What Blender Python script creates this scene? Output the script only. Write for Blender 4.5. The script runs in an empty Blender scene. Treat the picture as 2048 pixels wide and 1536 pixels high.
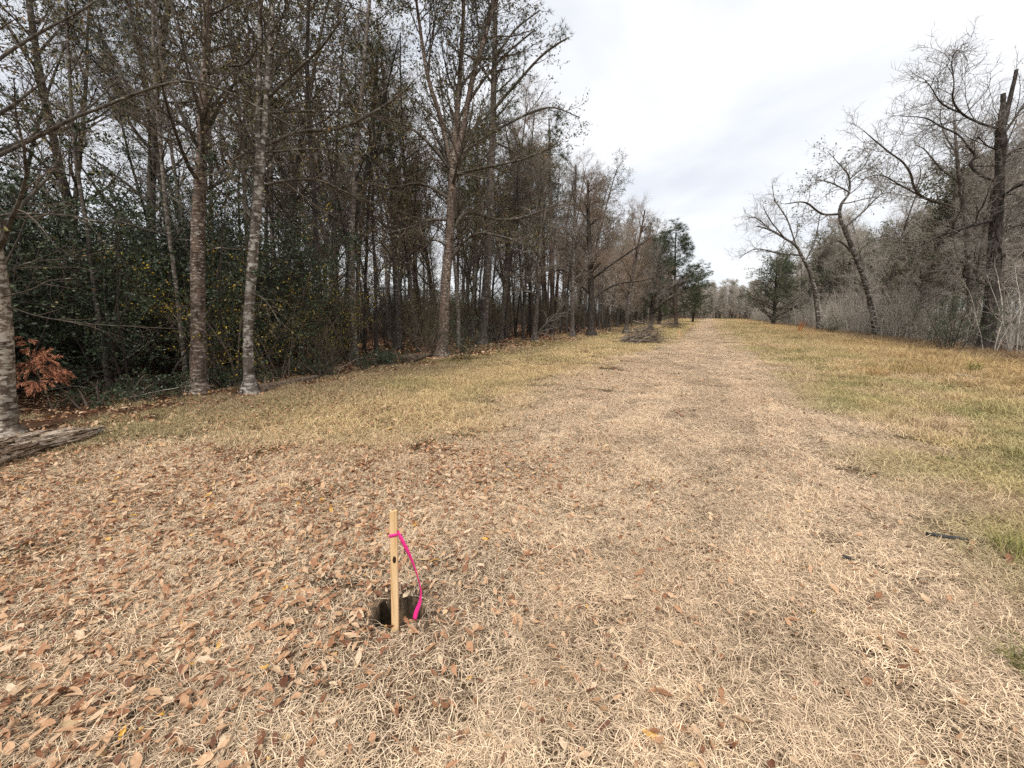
import bpy, math, random
import numpy as np

# ------------------------------------------------------------------ camera, sky, sun, exposure
scn = bpy.context.scene
COL = scn.collection
F = 800.0                                   # focal length in pixels of a 2048 px wide frame
PITCH = math.atan(142 / 800)
CAMH = 1.55
cam = bpy.data.cameras.new('camera')
cam.sensor_width = 36.0
cam.lens = 36.0 * F / 2048
cam.clip_start = 0.05
cam.clip_end = 6000
camo = bpy.data.objects.new('camera', cam)
camo.location = (0, 0, CAMH)
camo.rotation_euler = (math.pi / 2 - PITCH, 0, 0)
COL.objects.link(camo)
scn.camera = camo

SUN_EL, SUN_AZ = math.radians(56), math.radians(190)      # azimuth from +Y clockwise
world = bpy.data.worlds.new('World')
scn.world = world
world.use_nodes = True
nt = world.node_tree
nt.nodes.clear()
wo = nt.nodes.new('ShaderNodeOutputWorld')
bg = nt.nodes.new('ShaderNodeBackground')
sky = nt.nodes.new('ShaderNodeTexSky')
sky.sky_type = 'NISHITA'
sky.sun_disc = False
sky.sun_elevation = SUN_EL
sky.sun_rotation = SUN_AZ
sky.air_density = 1.0
sky.dust_density = 2.0
tc = nt.nodes.new('ShaderNodeTexCoord')
mp = nt.nodes.new('ShaderNodeMapping')
mp.inputs['Scale'].default_value = (1.0, 1.0, 2.2)
mp.inputs['Location'].default_value = (3.1, 0.4, 1.7)
n1 = nt.nodes.new('ShaderNodeTexNoise')
n1.inputs['Scale'].default_value = 2.3
n1.inputs['Detail'].default_value = 5
n1.inputs['Roughness'].default_value = 0.5
n1.inputs['Distortion'].default_value = 0.5
cr = nt.nodes.new('ShaderNodeValToRGB')
cr.color_ramp.elements[0].position = 0.34
cr.color_ramp.elements[0].color = (0.43, 0.448, 0.485, 1)
cr.color_ramp.elements[1].position = 0.56
cr.color_ramp.elements[1].color = (0.565, 0.568, 0.575, 1)
sc_ = nt.nodes.new('ShaderNodeMix')
sc_.data_type = 'RGBA'
sc_.blend_type = 'MULTIPLY'
sc_.inputs[0].default_value = 1.0
sc_.inputs[7].default_value = (9.6, 9.6, 9.6, 1)
mix = nt.nodes.new('ShaderNodeMix')
mix.data_type = 'RGBA'
mix.inputs[0].default_value = 0.9
nt.links.new(tc.outputs['Generated'], mp.inputs['Vector'])
nt.links.new(mp.outputs['Vector'], n1.inputs['Vector'])
nt.links.new(n1.outputs['Fac'], cr.inputs['Fac'])
nt.links.new(cr.outputs['Color'], sc_.inputs[6])
nt.links.new(sky.outputs['Color'], mix.inputs[6])
nt.links.new(sc_.outputs[2], mix.inputs[7])
nt.links.new(mix.outputs[2], bg.inputs['Color'])
bg.inputs['Strength'].default_value = 0.1
nt.links.new(bg.outputs['Background'], wo.inputs['Surface'])

sl = bpy.data.lights.new('sun', 'SUN')
sl.energy = 1.5
sl.angle = math.radians(14)
sl.color = (1.0, 0.95, 0.88)
so = bpy.data.objects.new('sun', sl)
so.rotation_euler = (math.pi / 2 - SUN_EL, 0, -SUN_AZ + math.pi)
COL.objects.link(so)

scn.view_settings.view_transform = 'Standard'
scn.view_settings.look = 'None'
scn.view_settings.exposure = 1.0
scn.view_settings.gamma = 1.0
scn.view_settings.use_curve_mapping = False
cy = scn.cycles
cy.max_bounces = 4
cy.diffuse_bounces = 3
cy.glossy_bounces = 1
cy.transmission_bounces = 2
cy.transparent_max_bounces = 4
cy.use_denoising = False
cy.caustics_reflective = False
cy.caustics_refractive = False
cy.sample_clamp_indirect = 4.0

# ------------------------------------------------------------------ picture <-> place
SP, CP = math.sin(PITCH), math.cos(PITCH)
def ray(px, py):
    x = (px - 1024) / F
    u = -(py - 768) / F
    return np.array((x, CP + u * SP, -SP + u * CP))
def ground(px, py):
    d = ray(px, py)
    t = CAMH / -d[2]
    return np.array((d[0] * t, d[1] * t, 0.0))
def at(px, py, Y):
    d = ray(px, py)
    t = Y / d[1]
    return np.array((0, 0, CAMH)) + d * t
def depth(p):
    return p[1] * CP - (p[2] - CAMH) * SP
YAW = math.radians(25.7)
SY, CY = math.sin(YAW), math.cos(YAW)
def to_uv(x, y):
    return x * SY + y * CY, x * CY - y * SY
def to_xy(u, v):
    return u * SY + v * CY, u * CY - v * SY

# ------------------------------------------------------------------ numpy noise and terrain
_LAT = np.random.RandomState(5).rand(8, 128, 128)
def vnoise(x, y, s, k=0):
    x = np.asarray(x, float) / s + 1000.37
    y = np.asarray(y, float) / s + 1000.71
    xi, yi = np.floor(x).astype(int), np.floor(y).astype(int)
    fx, fy = x - xi, y - yi
    fx, fy = fx * fx * (3 - 2 * fx), fy * fy * (3 - 2 * fy)
    L = _LAT[k]
    a, b = L[xi % 128, yi % 128], L[(xi + 1) % 128, yi % 128]
    c, d = L[xi % 128, (yi + 1) % 128], L[(xi + 1) % 128, (yi + 1) % 128]
    return (a * (1 - fx) + b * fx) * (1 - fy) + (c * (1 - fx) + d * fx) * fy
def fbm(x, y, s, k=0):
    return 0.55 * vnoise(x, y, s, k) + 0.3 * vnoise(x, y, s / 2.1, (k + 1) % 8) + 0.15 * vnoise(x, y, s / 4.3, (k + 2) % 8)
def sstep(a, b, x):
    t = np.clip((x - a) / (b - a), 0, 1)
    return t * t * (3 - 2 * t)

STAKE = ground(791, 1262)
HOLE = ground(787, 1240)
HOLE_C = np.array((HOLE[0] + 0.005, HOLE[1] + 0.045))
def hole_r(x, y):
    a = np.arctan2(y - HOLE_C[1], x - HOLE_C[0])
    w = 1 + 0.10 * np.sin(3 * a + 1) + 0.07 * np.sin(5 * a + 2.2)
    return np.sqrt(((x - HOLE_C[0]) / 0.140) ** 2 + ((y - HOLE_C[1]) / 0.100) ** 2) / w
def height(x, y):
    x = np.asarray(x, float); y = np.asarray(y, float)
    u, v = to_uv(x, y)
    near = np.exp(-(x * x + y * y) / 900)
    z = 0.05 * (fbm(x, y, 3.0, 1) - 0.5) * near + 0.035 * (fbm(x, y, 0.7, 3) - 0.5) * near
    z = z + 0.5 * (fbm(x, y, 16, 2) - 0.5) * sstep(9, 22, np.abs(v + 0.5))
    z = z - 0.035 * np.exp(-((v - 0.75) / 0.35) ** 2) - 0.03 * np.exp(-((v + 1.15) / 0.35) ** 2) * sstep(2.5, 5, u)
    sd = np.sqrt((x - STAKE[0]) ** 2 + (y - STAKE[1]) ** 2)
    z = z * sstep(0.15, 0.6, sd)
    r = hole_r(x, y)
    z = z - 0.30 * (1 - sstep(0.82, 1.03, r))
    z = z + 0.035 * np.exp(-(((x - HOLE_C[0] - 0.02) / 0.13) ** 2 + ((y - HOLE_C[1] - 0.17) / 0.07) ** 2))
    m = ground(668, 1165)
    z = z + 0.045 * np.exp(-(((x - m[0]) / 0.10) ** 2 + ((y - m[1]) / 0.06) ** 2))
    m = ground(610, 1215)
    z = z + 0.035 * np.exp(-(((x - m[0]) / 0.13) ** 2 + ((y - m[1]) / 0.08) ** 2))
    return z
def hz(x, y):
    return float(height(x, y))

# ------------------------------------------------------------------ mesh helpers
def make_mesh(name, verts, faces, mats, fmat=None, attrs=None, smooth=True):
    """faces: list of (F,k) int arrays, each with one k"""
    me = bpy.data.meshes.new(name)
    verts = np.asarray(verts, np.float32)
    me.vertices.add(len(verts))
    me.vertices.foreach_set('co', verts.ravel())
    flat = np.concatenate([f.ravel() for f in faces]).astype(np.int32)
    tot = np.concatenate([np.full(len(f), f.shape[1], np.int32) for f in faces])
    start = np.concatenate(([0], np.cumsum(tot)[:-1])).astype(np.int32)
    me.loops.add(len(flat))
    me.loops.foreach_set('vertex_index', flat)
    me.polygons.add(len(tot))
    me.polygons.foreach_set('loop_start', start)
    me.polygons.foreach_set('loop_total', tot)
    for m in mats:
        me.materials.append(m)
    if fmat is not None:
        me.polygons.foreach_set('material_index', np.asarray(fmat, np.int32))
    me.polygons.foreach_set('use_smooth', np.full(len(tot), smooth, bool))
    for k, (typ, dat) in (attrs or {}).items():
        a = me.attributes.new(k, typ, 'POINT')
        fld = {'FLOAT': 'value', 'INT': 'value', 'FLOAT_VECTOR': 'vector', 'FLOAT_COLOR': 'color'}[typ]
        a.data.foreach_set(fld, np.asarray(dat, np.int32 if typ == 'INT' else np.float32).ravel())
    me.update()
    return me

class Acc:
    """collects tubes, leaves and free faces into one mesh"""
    def __init__(self):
        self.v, self.f, self.m, self.r, self.n = [], [], [], [], 0
    def add(self, verts, faces, mat=0, rnd=None):
        verts = np.asarray(verts, float).reshape(-1, 3)
        faces = np.asarray(faces, int)
        self.v.append(verts)
        self.f.append(faces + self.n)
        self.m.append(np.full(len(faces), mat))
        self.r.append(np.zeros(len(verts)) if rnd is None else np.broadcast_to(rnd, (len(verts),)))
        self.n += len(verts)
    def tubes(self, P, R, sides, mat=0, cap=False, rough=0.0, rng=None, rnd=None):
        P = np.asarray(P, float); R = np.asarray(R, float)
        if P.ndim == 2:
            P, R = P[None], R[None]
        B, N, _ = P.shape
        T = np.gradient(P, axis=1)
        T /= np.linalg.norm(T, axis=2, keepdims=True) + 1e-9
        mean = np.abs(T.mean(1))
        ref = np.where((mean[:, 2:3] > 0.8), np.array((1.0, 0, 0)), np.array((0, 0, 1.0)))
        U = np.cross(T, ref[:, None, :])
        U /= np.linalg.norm(U, axis=2, keepdims=True) + 1e-9
        V = np.cross(T, U)
        a = np.arange(sides) * 2 * math.pi / sides
        rr = R[:, :, None, None] * np.ones((1, 1, sides, 1))
        if rough and rng is not None:
            rr = rr * (1 + rough * (rng.rand(B, N, sides, 1) - 0.5) * 2)
        vv = P[:, :, None, :] + rr * (U[:, :, None, :] * np.cos(a)[None, None, :, None] + V[:, :, None, :] * np.sin(a)[None, None, :, None])
        b, i, s = np.meshgrid(np.arange(B), np.arange(N - 1), np.arange(sides), indexing='ij')
        s2 = (s + 1) % sides
        base = b * N * sides
        q = np.stack([base + i * sides + s, base + i * sides + s2, base + (i + 1) * sides + s2, base + (i + 1) * sides + s], -1).reshape(-1, 4)
        self.add(vv, q, mat, None if rnd is None else np.repeat(rnd, N * sides))
        if cap:
            for bb in range(B):
                for i0 in (0, N - 1):
                    ring = vv[bb, i0]
                    c = np.vstack([ring, P[bb, i0][None]])
                    k = np.arange(sides)
                    self.add(c, np.stack([k, (k + 1) % sides, np.full(sides, sides)], -1), mat)
    def leaves(self, pos, d, length, width, rng, mat=1, rnd=None, fold=0.15):
        n = len(pos)
        d = d / (np.linalg.norm(d, axis=1, keepdims=True) + 1e-9)
        w = np.cross(d, rng.normal(size=(n, 3)))
        w /= np.linalg.norm(w, axis=1, keepdims=True) + 1e-9
        nn = np.cross(d, w)
        L = length[:, None]; W = width[:, None] * 0.5
        v = np.stack([pos, pos + d * L * 0.45 + w * W + nn * W * fold * 2, pos + d * L, pos + d * L * 0.45 - w * W + nn * W * fold * 2], 1)
        k = np.arange(n)[:, None] * 4 + np.arange(4)[None]
        self.add(v, k, mat, np.repeat(rng.rand(n) if rnd is None else rnd, 4))
    def needles(self, pos, d, length, width, rng, mat=1):
        n = len(pos)
        d = d / (np.linalg.norm(d, axis=1, keepdims=True) + 1e-9)
        w = np.cross(d, rng.normal(size=(n, 3)))
        w /= np.linalg.norm(w, axis=1, keepdims=True) + 1e-9
        v = np.stack([pos - w * width[:, None] * 0.5, pos + w * width[:, None] * 0.5, pos + d * length[:, None]], 1)
        k = np.arange(n)[:, None] * 3 + np.arange(3)[None]
        self.add(v, k, mat, np.repeat(rng.rand(n), 3))
    def mesh(self, name, mats, smooth=True):
        groups = {}
        for f, m in zip(self.f, self.m):
            groups.setdefault(f.shape[1], [[], []])
            groups[f.shape[1]][0].append(f); groups[f.shape[1]][1].append(m)
        fs, ms = [], []
        for k in groups:
            fs.append(np.concatenate(groups[k][0])); ms.append(np.concatenate(groups[k][1]))
        return make_mesh(name, np.concatenate(self.v), fs, mats, np.concatenate(ms), {'rnd': ('FLOAT', np.concatenate(self.r))}, smooth)

def tag(o, label=None, cat=None, group=None, kind=None):
    if label: o['label'] = label
    if cat: o['category'] = cat
    if group: o['group'] = group
    if kind: o['kind'] = kind
    return o
def obj(name, me, parent=None, loc=None, rot=None):
    o = bpy.data.objects.new(name, me)
    COL.objects.link(o)
    if parent is not None: o.parent = parent
    if loc is not None: o.location = loc
    if rot is not None: o.rotation_euler = rot
    return o
def empty(name, loc=(0, 0, 0), rz=0):
    o = bpy.data.objects.new(name, None)
    o.empty_display_size = 0.2
    o.location = loc
    o.rotation_euler = (0, 0, rz)
    COL.objects.link(o)
    return o
def copy_tree(root, loc, rz=0.0, s=1.0, tilt=(0, 0)):
    r = root.copy()
    COL.objects.link(r)
    r.location = loc
    r.rotation_euler = (tilt[0], tilt[1], rz)
    r.scale = (s, s, s) if np.isscalar(s) else s
    for ch in root.children:
        c = ch.copy()
        COL.objects.link(c)
        c.parent = r
        for g in ch.children:
            d = g.copy(); COL.objects.link(d); d.parent = c
    return r

# ------------------------------------------------------------------ materials
def new_mat(name, rough=0.85, spec=0.2):
    m = bpy.data.materials.new(name)
    m.use_nodes = True
    b = m.node_tree.nodes['Principled BSDF']
    b.inputs['Roughness'].default_value = rough
    b.inputs['Specular IOR Level'].default_value = spec
    return m, m.node_tree, b
def ramp(nt, cols, fac=None):
    r = nt.nodes.new('ShaderNodeValToRGB')
    el = r.color_ramp.elements
    while len(el) < len(cols): el.new(0.5)
    for e, (p, c) in zip(el, cols):
        e.position = p; e.color = (*c, 1)
    if fac is not None: nt.links.new(fac, r.inputs['Fac'])
    return r
def noise(nt, scale, detail=4, rough=0.55, vec=None, dist=0.0):
    n = nt.nodes.new('ShaderNodeTexNoise')
    n.inputs['Scale'].default_value = scale
    n.inputs['Detail'].default_value = detail
    n.inputs['Roughness'].default_value = rough
    n.inputs['Distortion'].default_value = dist
    if vec is not None: nt.links.new(vec, n.inputs['Vector'])
    return n
def coords(nt, scale=(1, 1, 1), kind='Object'):
    t = nt.nodes.new('ShaderNodeTexCoord')
    m = nt.nodes.new('ShaderNodeMapping')
    m.inputs['Scale'].default_value = scale
    nt.links.new(t.outputs[kind], m.inputs['Vector'])
    return m.outputs['Vector']
def bump(nt, b, h, strength=0.5, dist=0.02):
    n = nt.nodes.new('ShaderNodeBump')
    n.inputs['Strength'].default_value = strength
    n.inputs['Distance'].default_value = dist
    nt.links.new(h, n.inputs['Height'])
    nt.links.new(n.outputs['Normal'], b.inputs['Normal'])
def mixc(nt, fac, a, b, mode='MIX'):
    m = nt.nodes.new('ShaderNodeMix')
    m.data_type = 'RGBA'
    m.blend_type = mode
    for s, i in ((fac, 0), (a, 6), (b, 7)):
        if isinstance(s, (int, float)): m.inputs[i].default_value = s
        elif isinstance(s, tuple): m.inputs[i].default_value = (*s, 1)
        else: nt.links.new(s, m.inputs[i])
    return m.outputs[2]

def bark_mat(name, dark, mid, pale, pale_amt, scale=1.0, stretch=(7, 7, 16), fiss=(16, 16, 4)):
    m, nt, b = new_mat(name, 0.9, 0.15)
    v1 = coords(nt, tuple(s * scale for s in stretch))
    v2 = coords(nt, tuple(s * scale for s in fiss))
    a = noise(nt, 1.0, 5, 0.62, v1)
    f = noise(nt, 1.0, 4, 0.6, v2, 0.4)
    base = ramp(nt, [(0.32, dark), (0.62, mid)], f.outputs['Fac'])
    pm = ramp(nt, [(0.60 - pale_amt, (0, 0, 0)), (0.66 - pale_amt, (1, 1, 1))], a.outputs['Fac'])
    big = noise(nt, 1.1, 2, 0.5, coords(nt, (1.3, 1.3, 0.8)))
    bm = ramp(nt, [(0.35, (0.25, 0.25, 0.25)), (0.6, (1, 1, 1))], big.outputs['Fac'])
    pmm = mixc(nt, 1.0, pm.outputs['Color'], bm.outputs['Color'], 'MULTIPLY')
    c = mixc(nt, pmm, base.outputs['Color'], pale)
    cr_ = noise(nt, 1.0, 3, 0.6, coords(nt, (5 * scale, 5 * scale, 34 * scale)))
    cm = ramp(nt, [(0.36, (0.35, 0.33, 0.3)), (0.46, (1, 1, 1))], cr_.outputs['Fac'])
    c = mixc(nt, 0.9, c, cm.outputs['Color'], 'MULTIPLY')
    nt.links.new(c, b.inputs['Base Color'])
    bump(nt, b, f.outputs['Fac'], 0.7, 0.02)
    return m
def leaf_mat(name, cols, rough=0.6, spec=0.25, objvar=0.25):
    m, nt, b = new_mat(name, rough, spec)
    at_ = nt.nodes.new('ShaderNodeAttribute')
    at_.attribute_name = 'rnd'
    r = ramp(nt, cols, at_.outputs['Fac'])
    oi = nt.nodes.new('ShaderNodeObjectInfo')
    k = ramp(nt, [(0, (1 - objvar,) * 3), (1, (1 + objvar,) * 3)], oi.outputs['Random'])
    nt.links.new(mixc(nt, 1.0, r.outputs['Color'], k.outputs['Color'], 'MULTIPLY'), b.inputs['Base Color'])
    return m
def plain(name, c, rough=0.85, var=0.3, sc=20.0, spec=0.2):
    m, nt, b = new_mat(name, rough, spec)
    n = noise(nt, sc, 4, 0.6, coords(nt))
    r = ramp(nt, [(0.3, tuple(x * (1 - var) for x in c)), (0.7, tuple(x * (1 + var) for x in c))], n.outputs['Fac'])
    nt.links.new(r.outputs['Color'], b.inputs['Base Color'])
    return m

M = {}
M['bark_pale'] = bark_mat('bark_pale', (0.065, 0.05, 0.038), (0.20, 0.15, 0.115), (0.48, 0.43, 0.36), 0.12, 1.0, (11, 11, 22))
M['bark_brown'] = bark_mat('bark_brown', (0.05, 0.036, 0.028), (0.165, 0.118, 0.09), (0.42, 0.37, 0.32), 0.065, 1.0, (12, 12, 26))
M['bark_white'] = bark_mat('bark_white', (0.06, 0.048, 0.039), (0.18, 0.148, 0.122), (0.50, 0.47, 0.42), 0.09, 0.9, (10, 10, 18))
M['bark_pine'] = bark_mat('bark_pine', (0.03, 0.022, 0.018), (0.11, 0.08, 0.064), (0.22, 0.19, 0.16), -0.02, 1.0, (6, 6, 5))
M['bark_grey'] = bark_mat('bark_grey', (0.045, 0.037, 0.031), (0.145, 0.122, 0.103), (0.36, 0.33, 0.295), 0.03, 0.7)
M['bark_dark'] = bark_mat('bark_dark', (0.022, 0.018, 0.016), (0.08, 0.066, 0.056), (0.26, 0.245, 0.225), -0.03, 0.8)
M['bark_spot'] = bark_mat('bark_spot', (0.035, 0.03, 0.026), (0.13, 0.11, 0.095), (0.52, 0.50, 0.46), 0.07, 0.55)
M['limb'] = bark_mat('limb', (0.04, 0.034, 0.027), (0.12, 0.103, 0.082), (0.38, 0.35, 0.29), 0.02, 1.2)
M['twig_dark'] = plain('twig_dark', (0.065, 0.052, 0.042), 0.9, 0.45, 5)
M['twig_brown'] = plain('twig_brown', (0.125, 0.097, 0.074), 0.9, 0.45, 5)
M['twig_grey'] = plain('twig_grey', (0.22, 0.195, 0.168), 0.9, 0.45, 5)
M['twig_red'] = plain('twig_red', (0.27, 0.20, 0.152), 0.9, 0.4, 5)
M['twig_pale'] = plain('twig_pale', (0.46, 0.41, 0.35), 0.9, 0.4, 5)
OLIVE = [(0.0, (0.04, 0.042, 0.017)), (0.4, (0.08, 0.078, 0.032)), (0.75, (0.14, 0.125, 0.055)), (0.93, (0.24, 0.19, 0.075)), (1.0, (0.34, 0.18, 0.05))]
M['leaf_olive'] = leaf_mat('leaf_olive', OLIVE)
M['leaf_dark'] = leaf_mat('leaf_dark', [(0.0, (0.022, 0.038, 0.017)), (0.6, (0.048, 0.07, 0.034)), (1.0, (0.095, 0.12, 0.06))], 0.45, 0.4)
M['leaf_yellow'] = leaf_mat('leaf_yellow', [(0.0, (0.03, 0.045, 0.015)), (0.55, (0.07, 0.08, 0.02)), (0.62, (0.42, 0.28, 0.02)), (1.0, (0.55, 0.40, 0.04))], 0.55, 0.3)
M['leaf_grey'] = leaf_mat('leaf_grey', [(0.0, (0.09, 0.095, 0.055)), (0.6, (0.155, 0.155, 0.095)), (1.0, (0.24, 0.23, 0.15))])
M['needle'] = leaf_mat('needle', [(0.0, (0.03, 0.045, 0.02)), (0.7, (0.075, 0.10, 0.042)), (1.0, (0.14, 0.15, 0.07))], 0.5, 0.3)
M['leaf_rust'] = leaf_mat('leaf_rust', [(0.0, (0.24, 0.095, 0.055)), (0.6, (0.46, 0.20, 0.115)), (1.0, (0.60, 0.30, 0.18))], 0.8, 0.1)
M['leaf_orange'] = leaf_mat('leaf_orange', [(0.0, (0.40, 0.12, 0.03)), (1.0, (0.62, 0.26, 0.08))], 0.8, 0.1)
M['leaf_lime'] = leaf_mat('leaf_lime', [(0.0, (0.12, 0.12, 0.04)), (1.0, (0.28, 0.26, 0.08))], 0.8, 0.1)

# ground
m, nt, b = new_mat('soil', 0.95, 0.1)
ga = nt.nodes.new('ShaderNodeAttribute'); ga.attribute_name = 'col'
g1 = noise(nt, 38, 6, 0.7, coords(nt))
g2 = noise(nt, 6, 4, 0.6, coords(nt))
gr = ramp(nt, [(0.3, (0.45, 0.42, 0.4)), (0.7, (1.35, 1.3, 1.25))], g1.outputs['Fac'])
gr2 = ramp(nt, [(0.3, (0.75, 0.75, 0.75)), (0.7, (1.15, 1.15, 1.15))], g2.outputs['Fac'])
c = mixc(nt, 1.0, ga.outputs['Color'], gr.outputs['Color'], 'MULTIPLY')
c = mixc(nt, 1.0, c, gr2.outputs['Color'], 'MULTIPLY')
nt.links.new(c, b.inputs['Base Color'])
bump(nt, b, g1.outputs['Fac'], 0.9, 0.02)
M['soil'] = m
# grass blades: tint per tuft, brightness per blade
m, nt, b = new_mat('grass_blade', 0.75, 0.2)
ti = nt.nodes.new('ShaderNodeAttribute'); ti.attribute_type = 'INSTANCER'; ti.attribute_name = 'tint'
rn = nt.nodes.new('ShaderNodeAttribute'); rn.attribute_name = 'rnd'
gr = ramp(nt, [(0.0, (0.20, 0.17, 0.15)), (0.22, (0.52, 0.49, 0.46)), (0.45, (0.95, 0.94, 0.92)), (1.0, (1.32, 1.32, 1.32))], rn.outputs['Fac'])
nt.links.new(mixc(nt, 1.0, ti.outputs['Color'], gr.outputs['Color'], 'MULTIPLY'), b.inputs['Base Color'])
M['blade'] = m
# fallen leaves: colour per leaf
m, nt, b = new_mat('dry_leaf', 0.6, 0.25)
oi = nt.nodes.new('ShaderNodeObjectInfo')
gr = ramp(nt, [(0.0, (0.14, 0.06, 0.035)), (0.15, (0.28, 0.13, 0.065)), (0.40, (0.45, 0.25, 0.135)), (0.70, (0.56, 0.36, 0.21)), (0.90, (0.62, 0.45, 0.29)), (0.97, (0.66, 0.52, 0.36)), (1.0, (0.66, 0.36, 0.04))], oi.outputs['Random'])
ln = noise(nt, 60, 3, 0.6, coords(nt))
lr = ramp(nt, [(0.3, (0.72, 0.68, 0.66)), (0.7, (1.12, 1.12, 1.12))], ln.outputs['Fac'])
nt.links.new(mixc(nt, 1.0, gr.outputs['Color'], lr.outputs['Color'], 'MULTIPLY'), b.inputs['Base Color'])
M['dry_leaf'] = m

# ------------------------------------------------------------------ the ground, the mown path and the forest floor
def axis(lo, hi, c, fine, half, grow, cap):
    out = [c]
    for sgn, lim in ((1, hi), (-1, lo)):
        p, st = c, fine
        seq = []
        while sgn * (lim - p) > 0:
            if abs(p - c) > half: st = min(st * grow, cap)
            p = p + sgn * st
            seq.append(p)
        out = (out + seq) if sgn > 0 else (seq[::-1] + out)
    return np.array(out)
gx = axis(-1600, 1600, float(HOLE_C[0]), 0.016, 0.22, 1.055, 120)
gy = axis(-400, 2400, float(HOLE_C[1]), 0.016, 0.20, 1.055, 120)
GX, GY = np.meshgrid(gx, gy, indexing='ij')
GZ = height(GX, GY)
def zone_colour(x, y):
    """colour of the bare soil and old thatch, with shade painted into the hole"""
    u, v = to_uv(x, y)
    n = fbm(x, y, 2.2, 4)
    path = sstep(-2.9, -1.9, v + (n - 0.5)) * (1 - sstep(1.3, 2.2, v + (n - 0.5)))
    woods = np.maximum(sstep(-6.6, -8.4, v + 1.5 * (n - 0.5)), sstep(8.0, 10.5, v + 1.5 * (n - 0.5)))
    thatch = np.array((0.14, 0.096, 0.062)); verge = np.array((0.13, 0.098, 0.05)); litter = np.array((0.10, 0.057, 0.034))
    c = verge[None] * np.ones((x.size, 1))
    p = path.ravel()[:, None]; w = woods.ravel()[:, None]
    c = c * (1 - p) + thatch * p
    c = c * (1 - w) + litter * w
    sd = np.sqrt(((x - HOLE_C[0]) / 0.45) ** 2 + ((y - HOLE_C[1]) / 0.30) ** 2).ravel()
    s = ((1 - sstep(0.5, 1.25, sd)) * 0.75)[:, None]
    c = c * (1 - s) + np.array((0.30, 0.215, 0.145)) * s
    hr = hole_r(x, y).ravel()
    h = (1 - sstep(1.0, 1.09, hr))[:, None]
    c = c * (1 - h) + np.array((0.02, 0.015, 0.009)) * h  # shade inside the hole, painted into the soil colour
    return c
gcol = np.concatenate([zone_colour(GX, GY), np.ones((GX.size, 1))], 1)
nx, ny = len(gx), len(gy)
idx = np.arange(nx * ny).reshape(nx, ny)
Q = np.stack([idx[:-1, :-1], idx[1:, :-1], idx[1:, 1:], idx[:-1, 1:]], -1).reshape(-1, 4)
V3 = np.stack([GX, GY, GZ], -1).reshape(-1, 3)
cx = V3[Q].mean(1)
cu, cv = to_uv(cx[:, 0], cx[:, 1])
wob = 0.7 * (fbm(cx[:, 0], cx[:, 1], 2.0, 6) - 0.5)
ck = sstep(10, 30, cu)
is_path = (cv * (1 + 0.95 * ck) + wob > -2.15) & (cv * (1 + 0.45 * ck) + wob < 1.65) & (cu > -2) & (cu < 122)
def ground_piece(name, sel):
    q = Q[sel]
    use = np.unique(q)
    remap = np.full(len(V3), -1); remap[use] = np.arange(len(use))
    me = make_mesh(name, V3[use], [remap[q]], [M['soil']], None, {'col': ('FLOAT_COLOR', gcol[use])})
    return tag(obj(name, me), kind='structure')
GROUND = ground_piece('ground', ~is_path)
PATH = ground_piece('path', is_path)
tag(GROUND, 'flat ground of dry grass and leaf litter either side of the track')
tag(PATH, 'wide mown track of flattened straw coloured grass')

# ------------------------------------------------------------------ scattering (grass and litter only)
def scatter(name, pts, rot, scl, ids, tint, coll, parent=None):
    me = bpy.data.meshes.new(name)
    n = len(pts)
    me.vertices.add(n)
    me.vertices.foreach_set('co', np.asarray(pts, np.float32).ravel())
    for k, typ, fld, dat in (('rot', 'FLOAT_VECTOR', 'vector', rot), ('scl', 'FLOAT_VECTOR', 'vector', scl), ('tint', 'FLOAT_VECTOR', 'vector', tint), ('idx', 'INT', 'value', ids)):
        a = me.attributes.new(k, typ, 'POINT')
        a.data.foreach_set(fld, np.asarray(dat, np.int32 if typ == 'INT' else np.float32).ravel())
    o = obj(name, me, parent)
    ng = bpy.data.node_groups.new(name + '_scatter', 'GeometryNodeTree')
    ng.interface.new_socket('Geometry', in_out='INPUT', socket_type='NodeSocketGeometry')
    ng.interface.new_socket('Geometry', in_out='OUTPUT', socket_type='NodeSocketGeometry')
    N = ng.nodes; L = ng.links
    gi = N.new('NodeGroupInput'); go = N.new('NodeGroupOutput')
    ci = N.new('GeometryNodeCollectionInfo')
    ci.inputs['Collection'].default_value = coll
    ci.inputs['Separate Children'].default_value = True
    ci.inputs['Reset Children'].default_value = True
    ip = N.new('GeometryNodeInstanceOnPoints')
    ip.inputs['Pick Instance'].default_value = True
    def named(nm, t):
        a = N.new('GeometryNodeInputNamedAttribute'); a.data_type = t; a.inputs['Name'].default_value = nm
        return a.outputs['Attribute']
    e2r = N.new('FunctionNodeEulerToRotation')
    L.new(named('rot', 'FLOAT_VECTOR'), e2r.inputs[0])
    L.new(gi.outputs[0], ip.inputs['Points'])
    L.new(ci.outputs[0], ip.inputs['Instance'])
    L.new(named('idx', 'INT'), ip.inputs['Instance Index'])
    L.new(e2r.outputs[0], ip.inputs['Rotation'])
    L.new(named('scl', 'FLOAT_VECTOR'), ip.inputs['Scale'])
    L.new(ip.outputs[0], go.inputs[0])
    md = o.modifiers.new('scatter', 'NODES')
    md.node_group = ng
    return o

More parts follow.
